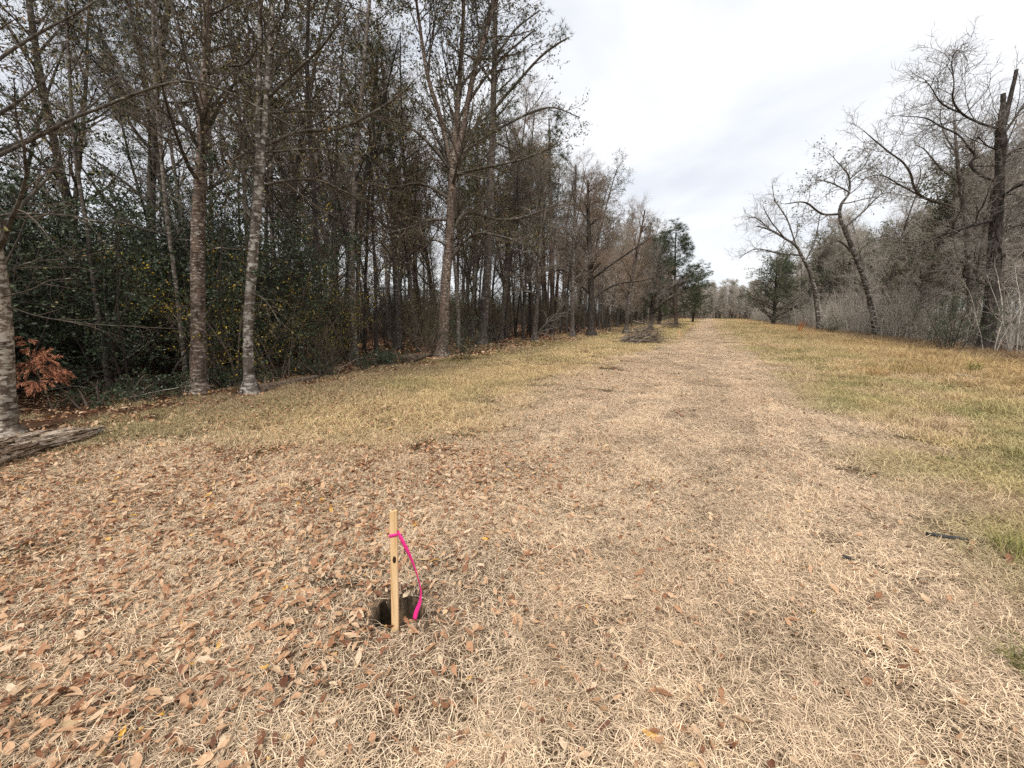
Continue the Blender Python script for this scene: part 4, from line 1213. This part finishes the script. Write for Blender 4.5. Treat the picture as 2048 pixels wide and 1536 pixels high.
for it in range(2500):
    u = prng.uniform(4, 80); v = -20 - prng.random() * 15
    x, y = to_xy(u, v)
    if not seen(x, y) or not sfree(x, y, 1.9): continue
    shrub(prng.choice(['bushG', 'bushT', 'bushT']), x, y, prng.uniform(1.0, 1.5))
    if len(sh) > 430: break
# shrubs at set places
def put_px(key, px, py, label, cat, group=None, s=1.0):
    g = root_of(px, py)
    return put(key, g[0], g[1], label, cat, group, s)
put_px('bushH', 925, 722, 'low green shrub at the foot of the white blotched trunk', 'shrub', None, 0.5)
put_px('bushT', 850, 715, 'thin twiggy shrub over the grey dead wood', 'shrub', None, 0.75)
put_px('bushY', 470, 772, 'yellow flecked shrub between the two pale trunks', 'shrub', None, 0.85)
put_px('bushY', 560, 762, 'yellow flecked shrub over the fallen branch at the woods edge', 'shrub', None, 0.6)
put_px('bushT', 660, 752, 'leaf bare twiggy bush standing alone in the brown leaf litter', 'shrub', None, 0.5)

# right woods
for it in range(2500):
    u = prng.uniform(12, 112); v = 12.2 + prng.random() ** 1.3 * 26
    x, y = to_xy(u, v)
    if not seen(x, y, 0.2) or not free(x, y, 1.55): continue
    placed.append((x, y, 1.8))
    kk = prng.choice(['bareB', 'bareB', 'liveA', 'liveA', 'bareC', 'bareB'])
    if kk == 'liveA' and v < 16 and u < 30: kk = 'bareB'
    s = prng.uniform(0.9, 1.2) * (0.85 if u < 30 else 1.0)
    L = {'bareB': ('leafless pale twigged tree in the right hand woods', 'tree', 'pale leafless trees of the right woods'), 'bareC': ('small leafless grey tree in the right hand woods', 'tree', 'small leafless trees of the right woods'),
         'liveA': ('grey green leaved evergreen oak in the right hand woods', 'tree', 'evergreen oaks of the right woods'), 'poleB': ('pole thin pale leafless tree in the right hand woods', 'tree', 'pale poles of the right woods')}[kk]
    put(kk, x, y, *L, s=s)
    if len([1 for p in placed if p[2] == 1.8]) > 170: break
for it in range(2500):
    u = prng.uniform(13, 112); v = 10.6 + prng.random() * 7 - (0.8 if u > 30 else 0)
    x, y = to_xy(u, v)
    if not seen(x, y, 0.1) or not free(x, y, 1.15): continue
    placed.append((x, y, 1.15))
    kk = prng.choice(['brushA', 'brushA', 'brushA', 'brushB', 'brushB'])
    L = {'brushA': ('thicket clump of tall pale bare stems in the right hand brush', 'brush', 'pale stem clumps of the right brush'), 'brushB': ('thicket clump of grey stems with a few dull leaves in the right hand brush', 'brush', 'dull leaved clumps of the right brush')}[kk]
    put(kk, x, y, *L, s=prng.uniform(0.7, 1.15))
    if len([1 for p in placed if p[2] == 1.15]) > 190: break
put_px('bushH', 1662, 668, 'low dark green bush by the orange dead plant', 'shrub', None, 0.45)
put_px('bushH', 1900, 704, 'dark green bush at the foot of the dark oak', 'shrub', None, 0.85)
# woods closing the far end
for it in range(900):
    u = 117 + prng.random() ** 1.4 * 30; v = prng.uniform(-26, 30)
    x, y = to_xy(u, v)
    if not free(x, y, 1.9): continue
    placed.append((x, y, 1.9))
    kk = prng.choice(['farF', 'farF', 'farF', 'farF', 'brushA'])
    L = {'farF': ('leafless pale tree of the wood closing the far end', 'tree', 'pale trees closing the far end'), 'bareC': ('small leafless grey tree of the wood closing the far end', 'tree', 'small trees closing the far end'),
         'liveA': ('evergreen oak of the wood closing the far end', 'tree', 'evergreens closing the far end'), 'brushA': ('clump of bare stems at the far end of the clearing', 'brush', 'brush closing the far end')}[kk]
    put(kk, x, y, *L, s=prng.uniform(0.8, 1.1))
    if len([1 for p in placed if p[2] == 1.9]) > 240: break
for k in list(tp):
    if k not in used and k != 'seedl':
        for ch in list(tp[k].children): bpy.data.objects.remove(ch)
        bpy.data.objects.remove(tp[k])
# seedlings at the left wood edge
SEED_LAB = 'knee high green seedling at the foot of the left trees'
for k in range(46):
    u = prng.uniform(2.6, 11); v = prng.uniform(-9.8, -8.3)
    x, y = to_xy(u, v)
    put('seedl', x, y, SEED_LAB, 'plant', 'green seedlings at the left wood edge', s=prng.uniform(0.6, 1.4))

# ------------------------------------------------------------------ survey stakes
m, nt, b = new_mat('pine_lath', 0.7, 0.25)
wv = coords(nt, (60, 60, 2.5))
wn = noise(nt, 1.0, 4, 0.6, wv, 0.6)
wr = ramp(nt, [(0.32, (0.44, 0.25, 0.10)), (0.45, (0.68, 0.46, 0.235)), (0.7, (0.80, 0.60, 0.36))], wn.outputs['Fac'])
nt.links.new(wr.outputs['Color'], b.inputs['Base Color'])
M['lath'] = m
M['knot'] = plain('knot', (0.035, 0.018, 0.01), 0.7, 0.4, 60)
m, nt, b = new_mat('pink_tape', 0.45, 0.4)
b.inputs['Base Color'].default_value = (0.86, 0.035, 0.28, 1)
M['pink'] = m
m, nt, b = new_mat('orange_tape', 0.5, 0.3)
b.inputs['Base Color'].default_value = (0.86, 0.22, 0.12, 1)
M['orange'] = m

def box_mesh(name, prof_bottom, prof_top, mat, bev=0.0015):
    """closed prism from two quads with small chamfers on the long edges"""
    def ch(q, e):
        out = []
        n = len(q)
        for i in range(n):
            p, a, c = np.array(q[i]), np.array(q[i - 1]), np.array(q[(i + 1) % n])
            out += [p + (a - p) / np.linalg.norm(a - p) * e, p + (c - p) / np.linalg.norm(c - p) * e]
        return np.array(out)
    B, T = ch(prof_bottom, bev), ch(prof_top, bev)
    n = len(B)
    v = np.vstack([B, T])
    k = np.arange(n)
    sides = np.stack([k, (k + 1) % n, n + (k + 1) % n, n + k], -1)
    return make_mesh(name, v, [sides, np.arange(n)[::-1][None], (np.arange(n) + n)[None]], [mat], smooth=False)
def ribbon_mesh(name, C, W, mat):
    """C centre line (n,3); W width vectors (n,3)"""
    n = len(C)
    N = np.cross(np.gradient(C, axis=0), W); N /= np.linalg.norm(N, axis=1, keepdims=True) + 1e-9
    th = 0.00035
    v = np.stack([C - W / 2 + N * th, C + W / 2 + N * th, C + W / 2 - N * th, C - W / 2 - N * th], 1).reshape(-1, 3)
    i = np.arange(n - 1) * 4
    q = np.concatenate([np.stack([i + a, i + (a + 1) % 4, i + 4 + (a + 1) % 4, i + 4 + a], -1) for a in range(4)])
    e = np.array([[0, 1, 2, 3], [4 * n - 4, 4 * n - 3, 4 * n - 2, 4 * n - 1]])
    return make_mesh(name, v, [np.vstack([q, e])], [mat])

def stake(loc, top, label, W, D, tape, tail_px=None, tail=None, knot=True, rz=0.0):
    r = empty('survey_stake', loc, rz)
    ax = np.array(top, float) - np.array(loc, float)
    H = ax[2]; lean = ax / H
    c, s = math.cos(-rz), math.sin(-rz)
    lean = np.array((lean[0] * c - lean[1] * s, lean[0] * s + lean[1] * c, 1.0))
    def quad(z, slope=0.0):
        return [tuple(np.array((sx * W / 2, sy * D / 2, slope * sx)) + lean * z) for sx, sy in ((-1, -1), (1, -1), (1, 1), (-1, 1))]
    obj('post', box_mesh('post', quad(-0.16), quad(H, 0.004), M['lath']), r)
    zt = H * 0.815
    # tape wound round the lath
    e = 0.0025
    loop = [(-W / 2 - e, -D / 2 - e), (W / 2 + e, -D / 2 - e), (W / 2 + e, D / 2 + e), (-W / 2 - e, D / 2 + e), (-W / 2 - e, -D / 2 - e)]
    tilt = (-0.004, 0.004, 0.006, 0.0, -0.004)
    C = []
    for a in range(4):
        for t in np.linspace(0, 1, 4, endpoint=(a == 3)):
            p = np.array(loop[a]) * (1 - t) + np.array(loop[a + 1]) * t
            C.append((p[0] + lean[0] * zt, p[1] + lean[1] * zt, zt + tilt[a] * (1 - t) + tilt[a + 1] * t))
    C = np.array(C)
    Wv = np.zeros_like(C); Wv[:, 2] = 0.016; Wv[:, 0] = 0.001 * np.sin(np.arange(len(C)) * 1.7)
    rb = obj('ribbon', ribbon_mesh('ribbon', C, Wv, tape), r)
    n = len(tail)
    T = resample(np.array(tail, float), 36)
    tw = np.interp(np.linspace(0, 1, 36), [0, 0.1, 0.25, 0.38, 0.5, 0.68, 0.8, 0.9, 1], [0.15, 0.15, 0.2, 0.6, 0.9, 0.95, 0.6, 0.15, 0.3])
    wd = np.interp(np.linspace(0, 1, 36), [0, 0.12, 0.3, 1], [0.010, 0.019, 0.021, 0.021])
    t_ = np.gradient(T, axis=0); t_ /= np.linalg.norm(t_, axis=1, keepdims=True)
    side = np.cross(t_, np.array((0, 1.0, 0))); side /= np.linalg.norm(side, axis=1, keepdims=True)
    oth = np.cross(t_, side)
    Wt = (side * np.cos(tw)[:, None] + oth * np.sin(tw)[:, None]) * wd[:, None]
    obj('tail', ribbon_mesh('tail', T, Wt, tape), rb)
    if knot:
        zk = H * 0.615
        a = np.linspace(0, 2 * math.pi, 20, endpoint=False)
        rx, rzk = 0.0085, 0.019
        ring = np.stack([rx * np.cos(a) * (1 + 0.12 * np.sin(2 * a)) + 0.003, np.full(20, -D / 2 - 0.0006), rzk * np.sin(a)], 1)
        ins = ring * np.array((0.7, 1, 0.7)); ins[:, 1] = -D / 2 - 0.0016
        ins[:, 0] += 0.001
        back = ring.copy(); back[:, 1] = -D / 2 + 0.003
        v = np.vstack([back, ring, ins]) + lean * zk
        k = np.arange(20)
        q = np.vstack([np.stack([k, (k + 1) % 20, 20 + (k + 1) % 20, 20 + k], -1), np.stack([20 + k, 20 + (k + 1) % 20, 40 + (k + 1) % 20, 40 + k], -1)])
        obj('knot', make_mesh('knot', v, [q, (40 + k)[None]], [M['knot']]), r)
    tag(r, label, 'stake', 'wooden survey stakes along the track')
    return r
S0 = STAKE.copy(); S0[2] = 0.0
ST = at(787, 1022, S0[1] + 0.01)
tl = [at(px, py, S0[1] + dy) - S0 for px, py, dy in ((795, 1061, -0.012), (803, 1078, -0.02), (813, 1098, -0.015), (824, 1122, 0.0), (834, 1150, 0.01), (841, 1178, 0.02), (840, 1203, 0.02), (833, 1222, 0.02), (829, 1239, 0.02))]
stake(tuple(S0), tuple(ST), 'pale wooden stake tied with bright pink tape standing over a small hole', 0.034, 0.018, M['pink'], tail=tl)
for px, py, lab in ((1357, 679.6, 'wooden stake with orange pink tape beside the large heap of cut branches'), (1382, 655.5, 'wooden stake with orange pink tape just past the smaller heap of branches'), (1391, 644.5, 'tiny distant wooden stake with orange pink tape toward the far end of the clearing')):
    g = root_of(px, py)
    stake(tuple(g), (g[0] + 0.01, g[1], g[2] + 0.60), lab, 0.038, 0.018, M['orange'], tail=[(0.02, -0.015, 0.48), (0.06, -0.02, 0.42), (0.11, -0.02, 0.34), (0.16, -0.01, 0.26), (0.17, 0, 0.18)], knot=False, rz=0.0)

# ------------------------------------------------------------------ dead wood
m, nt, b = new_mat('rotten_wood', 0.95, 0.1)
v1 = coords(nt, (2.6, 34, 34))
a = noise(nt, 1.0, 6, 0.7, v1, 0.5)
r1 = ramp(nt, [(0.40, (0.035, 0.023, 0.015)), (0.455, (0.22, 0.15, 0.10)), (0.51, (0.50, 0.39, 0.29)), (0.64, (0.70, 0.61, 0.50))], a.outputs['Fac'])
nt.links.new(r1.outputs['Color'], b.inputs['Base Color'])
bump(nt, b, a.outputs['Fac'], 1.0, 0.03)
M['rotten'] = m
M['rotten_dark'] = plain('rotten_dark', (0.15, 0.11, 0.08), 0.95, 0.6, 14)
def log_thing(name, label, A, Bp, r0, r1, seed, mat, rough=0.22, stubs=()):
    rng = np.random.RandomState(seed)
    A = np.array(A, float); Bp = np.array(Bp, float)
    L = np.linalg.norm(Bp - A)
    yaw = math.atan2(Bp[1] - A[1], Bp[0] - A[0])
    root = empty(name, (A[0], A[1], hz(A[0], A[1])), yaw)
    n, S = 80, 40
    t = np.linspace(0, 1, n)
    P = np.stack([t * L, 0.03 * np.sin(t * 5) + 0.02 * np.sin(t * 13), r0 * 0.8 * (1 - t) + (r1 * 0.8 + 0.03) * t], 1)
    R = (r0 * (1 - t ** 1.3) + r1 * t ** 1.3) * (1 + 0.12 * np.sin(t * 9 + 1))
    a = np.arange(S) * 2 * math.pi / S
    groove = np.array([rng.uniform(1 - rough, 1 + rough) for _ in range(S)])
    vv = np.zeros((n, S, 3))
    for i in range(n):
        groove = groove * 0.93 + 0.07 * rng.uniform(1 - rough * 3.2, 1 + rough * 3.2, S)
        rr = R[i] * groove
        if i > n - 9: rr = rr * rng.uniform(0.35, 1.05, S)
        vv[i, :, 0] = P[i, 0] + (rng.uniform(-0.06, 0.10, S) if i > n - 5 else rng.uniform(-0.015, 0.015, S))
        vv[i, :, 1] = P[i, 1] + rr * np.cos(a) * 1.15
        vv[i, :, 2] = P[i, 2] + rr * np.sin(a) * 0.8
    acc = Acc()
    i, s = np.meshgrid(np.arange(n - 1), np.arange(S), indexing='ij')
    q = np.stack([i * S + s, i * S + (s + 1) % S, (i + 1) * S + (s + 1) % S, (i + 1) * S + s], -1).reshape(-1, 4)
    acc.add(vv, q)
    for e in (0, n - 1):
        c = np.vstack([vv[e], P[e][None]])
        k = np.arange(S)
        acc.add(c, np.stack([k, (k + 1) % S, np.full(S, S)], -1))
    obj('wood', acc.mesh('wood', [mat], True), root)
    for (tt, ln, up, sd) in stubs:
        ac = Acc()
        p0 = np.array((tt * L, 0, r0 * (1 - tt) * 0.9))
        Pp, Rr = grow(p0[None], np.array([[sd, 0.2, up]]), np.array([ln]), np.array([0.03]), 5, 0.15, 0, rng, 0.75)
        ac.tubes(Pp, Rr, 6, rough=0.25, rng=rng)
        obj('branch_stub', ac.mesh('branch_stub', [mat]), root)
    tag(root, label, 'log')
    return root
log_thing('fallen_log', 'weathered splintered pale log lying in the grass at the left tree', ground(-70, 950), ground(195, 872), 0.21, 0.05, 3, M['rotten'], stubs=((0.55, 0.22, 0.5, -0.8), (0.62, 0.14, 0.6, 0.2), (0.78, 0.16, 1.0, -0.2)))
log_thing('fallen_log', 'short grey brown rotting log at the edge behind the slim forked trunk', ground(520, 784), ground(640, 756), 0.09, 0.05, 4, M['rotten_dark'], stubs=((0.1, 0.25, 0.6, -0.6),))
log_thing('fallen_log', 'chunk of dead grey wood under the thin twiggy shrub', ground(815, 727), ground(868, 712), 0.17, 0.06, 5, M['rotten_dark'], stubs=((0.6, 0.5, 1.0, 0.4),))

def branch_mesh(seed, L, r, mat, forks=2, wander=0.10):
    rng = np.random.RandomState(seed)
    P, R = grow(np.array([[-L / 2, 0, 0.0]]), np.array([[1.0, 0, 0]]), np.array([L]), np.array([r]), 8, wander, 0, rng, 0.75)
    a = Acc(); a.tubes(P, R, 5, cap=True)
    if forks:
        for Pp, Rr, s in ramify(P, R, [dict(n=forks, ang=(20, 45), len=(L * 0.25, L * 0.55), seg=4, wander=0.12, up=0, sides=3, rmin=0.004), dict(n=3, ang=(20, 50), len=(L * 0.08, L * 0.25), seg=3, wander=0.12, up=0, sides=3, rmin=0.003)], rng):
            a.tubes(Pp, Rr, s)
    return a.mesh('branch', [mat])
M['cut_pale'] = plain('cut_pale', (0.30, 0.25, 0.20), 0.9, 0.4, 8)
M['cut_dark'] = plain('cut_dark', (0.09, 0.068, 0.055), 0.9, 0.5, 8)
M['cut_mid'] = plain('cut_mid', (0.17, 0.13, 0.105), 0.9, 0.5, 8)
BR = [branch_mesh(i, 1.9, 0.02, M['cut_mid'], 3) for i in range(4)] + [branch_mesh(10 + i, 2.0, 0.027, M['cut_pale'], 2) for i in range(3)] + [branch_mesh(20 + i, 1.4, 0.017, M['cut_dark'], 4) for i in range(3)]
def brush_pile(label, px, py, wid, hgt, n, seed, dark=False, axis_yaw=0.0, s=1.0):
    rg = random.Random(seed)
    g = root_of(px, py)
    root = empty('brush_pile', tuple(g))
    for i in range(n):
        t = rg.random()
        rad = math.sqrt(rg.random())
        a = rg.uniform(0, 6.283)
        x = math.cos(a) * rad * wid * 0.42; y = math.sin(a) * rad * wid * 0.28
        z = 0.06 + hgt * 0.8 * (1 - rad ** 2.2) * rg.uniform(0.1, 1.0)
        me = rg.choice(BR[7:] + BR[:2] if dark else BR)
        o = obj('branch', me, root, (x, y, z), (rg.uniform(0, 6.28), rg.gauss(0, 0.2) + 0.28 * (1 if x > 0 else -1), axis_yaw + rg.gauss(0, 0.5)))
        q = s * rg.uniform(0.6, 1.05) * wid / 2.4
        o.scale = (q, q * 0.9, q * 0.8)
    tag(root, label, 'brush pile')
    return root
brush_pile('wide low heap of cut bare branches beside the track', 1290, 686, 2.4, 1.3, 130, 1)
brush_pile('dark heap of cut branches farther along the track edge', 1346, 657, 2.6, 1.3, 70, 2, True)
brush_pile('dark tangled heap of roots and sticks among the trunks', 1122, 664, 2.0, 1.6, 80, 3, True, 0.8)
brush_pile('far brown heap of branches where the clearing ends', 1398, 640.5, 3.5, 1.2, 30, 4)

# loose fallen branches at the left wood edge
FB = [branch_mesh(60 + i, 2.2, 0.014, M['twig_pale'], 4, 0.06) for i in range(5)]
fb = [((250, 775), 2.2, 0.20, 0.25, 'long pale fallen branch lying low between the two big pale trunks'), ((330, 800), 1.3, 0.6, 0.12, 'bare forked stick propped in the grass before the thick pale trunk'),
      ((160, 790), 1.7, -0.15, 0.2, 'crooked dead branch lying beside the rust coloured dead sapling'), ((290, 745), 2.0, 0.35, 0.5, 'thin dead branch slanting up through the dark shrubs'),
      ((600, 735), 1.6, -0.5, 0.35, 'drooping dead branch right of the slim forked trunk'), ((690, 745), 0.9, 1.0, 0.6, 'small upright dead branch beside the lone twiggy bush')]
for i, ((px, py), L, yaw, tilt, lab) in enumerate(fb):
    g = root_of(px, py)
    o = obj('fallen_branch', FB[i % 5], None, (g[0], g[1], g[2] + 0.08 + abs(math.sin(tilt)) * L * 0.42), (0.3 * i, -tilt, yaw))
    o.scale = (L / 2.2,) * 3
    tag(o, lab, 'branch')
# thin stick that lies on the leaf litter at the right
g = root_of(1990, 765)
o = obj('fallen_branch', FB[3], None, (g[0], g[1], g[2] + 0.12), (0.2, 0.05, -0.5)); o.scale = (0.6, 0.6, 0.6); tag(o, 'pale curved stick lying on the ground near the dark oak', 'branch')

# ------------------------------------------------------------------ small plants that stand out
rg = np.random.RandomState(55)
g = root_of(108, 826)
root = empty('dead_sapling', tuple(g))
P, R = grow(np.array([[0, 0, -0.05]]), np.array([[-0.12, 0, 1.0]]), np.array([0.98]), np.array([0.012]), 8, 0.05, 0.0, rg, 0.6)
a = Acc(); a.tubes(P, R, 6)
st, d, L, r = sub(P, R, 14, 0.45, 1.0, (40, 85), (0.25, 0.5), 0.5, rg, 0.3)
BP, BRr = grow(st, d, L, r, 5, 0.08, -0.12, rg, 0.8)
a.tubes(BP, BRr, 4)
obj('stem', a.mesh('stem', [M['twig_brown']]), root)
a = Acc()
st, d, L, r = sub(BP, BRr, 9, 0.2, 1.0, (30, 80), (0.10, 0.2), 0.5, rg, 0.3)
TP, TR = grow(st, d, L, r, 3, 0.06, -0.35, rg, 0.8)
a.tubes(TP, TR, 3)
leaf_on(a, TP, 34, (0.03, 0.065), 0.14, rg, 1, 0.05, 0.45, 0.7)
obj('foliage', a.mesh('foliage', [M['twig_brown'], M['leaf_rust']]), root)
tag(root, 'small dead sapling with drooping rust red needles', 'sapling')

def grass_clump(px, py, label, n, h, mat, seed, rad=0.15, wid=0.007):
    rr = np.random.RandomState(seed)
    v, q, r = blade_tuft(rr, n, rad, (h * 0.5, h), wid, (48, 88), 0.5, (0.7, 2.6), 0.01, 6)
    me = make_mesh('grass_clump', v, [q], [mat], None, {'rnd': ('FLOAT', r)})
    g = root_of(px, py)
    o = obj('grass_clump', me, None, tuple(g))
    tag(o, label, 'grass')
GC = leaf_mat('clump_gold', [(0, (0.20, 0.13, 0.05)), (0.5, (0.42, 0.30, 0.12)), (1, (0.62, 0.47, 0.22))], 0.8, 0.1)
GG = leaf_mat('clump_green', [(0, (0.07, 0.09, 0.02)), (0.6, (0.20, 0.20, 0.05)), (1, (0.38, 0.33, 0.11))], 0.7, 0.2)
GO = leaf_mat('clump_rust', [(0, (0.22, 0.12, 0.05)), (0.6, (0.42, 0.26, 0.11)), (1, (0.58, 0.40, 0.20))], 0.8, 0.1)
grass_clump(1742, 752, 'bushy golden tussock of dry grass bending over on the right verge', 200, 0.75, GO, 1, 0.35, 0.006)
grass_clump(1830, 748, 'broad straw coloured tussock beside the green tuft on the right verge', 260, 0.7, GC, 2, 0.5, 0.006)
grass_clump(1950, 742, 'yellow green grass tuft before the dark oak', 120, 0.6, GG, 3, 0.14, 0.007)
grass_clump(2034, 1110, 'long green grass clump rising beside the dark twig on the right verge', 130, 0.30, GG, 4, 0.12, 0.004)
grass_clump(2046, 1345, 'small green grass clump close by the straw at the right border', 110, 0.2, GG, 5, 0.08, 0.0035)
grass_clump(1680, 790, 'short bluish green weed tuft at the track side', 60, 0.22, GG, 6, 0.10, 0.004)
grass_clump(1890, 925, 'small upright green grass tuft in the golden verge', 50, 0.22, GG, 7, 0.05, 0.004)
# orange dead plant and lime bush far right
g = root_of(1597, 664)
rr = np.random.RandomState(8)
v, q, r = blade_tuft(rr, 26, 0.12, (0.7, 1.5), 0.03, (70, 88), 0.3, (0.2, 1.0), 0.0, 6)
o = obj('dead_plant', make_mesh('dead_plant', v, [q], [M['leaf_orange']], None, {'rnd': ('FLOAT', r)}), None, tuple(g)); o.rotation_euler = (0.1, 0.25, 0)
tag(o, 'bright orange dead plant leaning out of the brush', 'plant')
# dark sticks on the right verge, pink scrap by the hole
for i, (px, py, L, yaw, lab) in enumerate(((1905, 1082, 0.30, -0.25, 'dark blue grey piece of rotten stick in the green verge grass'), (1725, 1118, 0.22, -0.15, 'short dark twig lying on the straw near the verge'))):
    g = root_of(px, py)
    P, R = grow(np.array([[-L / 2, 0, 0]]), np.array([[1.0, 0, 0]]), np.array([L]), np.array([0.011]), 7, 0.18, 0, np.random.RandomState(i + 3), 0.4)
    a = Acc(); a.tubes(P, R, 7, cap=True, rough=0.3, rng=np.random.RandomState(4))
    o = obj('twig', a.mesh('twig', [plain('wet_twig%d' % i, (0.045, 0.048, 0.05), 0.7, 0.5, 40)]), None, (g[0], g[1], g[2] + 0.035), (0, 0, yaw))
    tag(o, lab, 'twig')
g = root_of(705, 1276)
tri = np.array(((-0.010, 0, 0.03), (0.011, 0.003, 0.034), (0.003, -0.005, 0.014), (0.001, 0.001, 0.03)))
pk = bpy.data.materials.new('faded_tape'); pk.use_nodes = True
pk.node_tree.nodes['Principled BSDF'].inputs['Base Color'].default_value = (0.80, 0.25, 0.32, 1)
o = obj('tape_scrap', make_mesh('tape_scrap', tri, [np.array(((0, 1, 3), (1, 2, 3), (2, 0, 3)))], [pk], smooth=False), None, tuple(g))
tag(o, 'tiny pink scrap of plastic tape on the straw near the hole', 'scrap')
# roots hanging at the back wall of the hole
rr = np.random.RandomState(15)
k = 150
st = np.stack([HOLE_C[0] + 0.02 + rr.uniform(-0.10, 0.10, k), HOLE_C[1] + 0.098 + np.abs(rr.normal(0, 0.04, k)) - 0.01, rr.uniform(-0.03, 0.02, k)], 1)
st[:, 2] = np.where(hole_r(st[:, 0], st[:, 1]) > 1.02, height(st[:, 0], st[:, 1]) + rr.uniform(0, 0.025, k), st[:, 2])
P, R = grow(st, np.stack([rr.normal(0, 0.5, k), -np.abs(rr.normal(0.3, 0.3, k)), rr.normal(-0.5, 0.5, k)], 1), rr.uniform(0.02, 0.09, k), np.full(k, 0.0011), 5, 0.25, -0.12, rr, 0.6)
a = Acc(); a.tubes(P, R, 3)
o = obj('root_fringe', a.mesh('root_fringe', [plain('root', (0.06, 0.041, 0.028), 0.9, 0.4, 30)]), GROUND)
o['kind'] = 'stuff'

# crumbs of dug soil and sand round the hole
rr = np.random.RandomState(21)
a = Acc()
k = 420
ang = rr.rand(k) * 6.283
rad = 1.12 + np.abs(rr.normal(0, 0.55, k))
px_ = HOLE_C[0] + np.cos(ang) * rad * 0.14; py_ = HOLE_C[1] + np.sin(ang) * rad * 0.10
far = rr.rand(k) < 0.35
cl = ground(668, 1165)
px_[far] = cl[0] + rr.normal(0, 0.06, far.sum()); py_[far] = cl[1] + rr.normal(0, 0.035, far.sum())
okc = hole_r(px_, py_) > 1.08
octv = np.array(((1, 0, 0), (-1, 0, 0), (0, 1, 0), (0, -1, 0), (0, 0, 1), (0, 0, -1.0)))
octf = np.array(((0, 2, 4), (2, 1, 4), (1, 3, 4), (3, 0, 4), (2, 0, 5), (1, 2, 5), (3, 1, 5), (0, 3, 5)))
for i in range(k):
    if not okc[i]: continue
    sz = rr.uniform(0.003, 0.009) if rr.rand() < 0.85 else rr.uniform(0.009, 0.018)
    v = octv * rr.uniform(0.6, 1.3, (6, 1)) * sz * np.array((1.2, 1.0, 0.7))
    c_, s_ = math.cos(ang[i] * 3), math.sin(ang[i] * 3)
    v = np.stack([v[:, 0] * c_ - v[:, 1] * s_, v[:, 0] * s_ + v[:, 1] * c_, v[:, 2]], 1)
    v += np.array((px_[i], py_[i], hz(px_[i], py_[i]) + 0.012 + sz * 0.4))
    a.add(v, octf, 0, rr.rand())
CR = leaf_mat('soil_crumb', [(0.0, (0.06, 0.042, 0.028)), (0.5, (0.20, 0.14, 0.095)), (1.0, (0.46, 0.36, 0.26))], 0.95, 0.05, 0.0)
o = obj('soil_crumbs', a.mesh('soil_crumbs', [CR], False), GROUND)
o['kind'] = 'stuff'
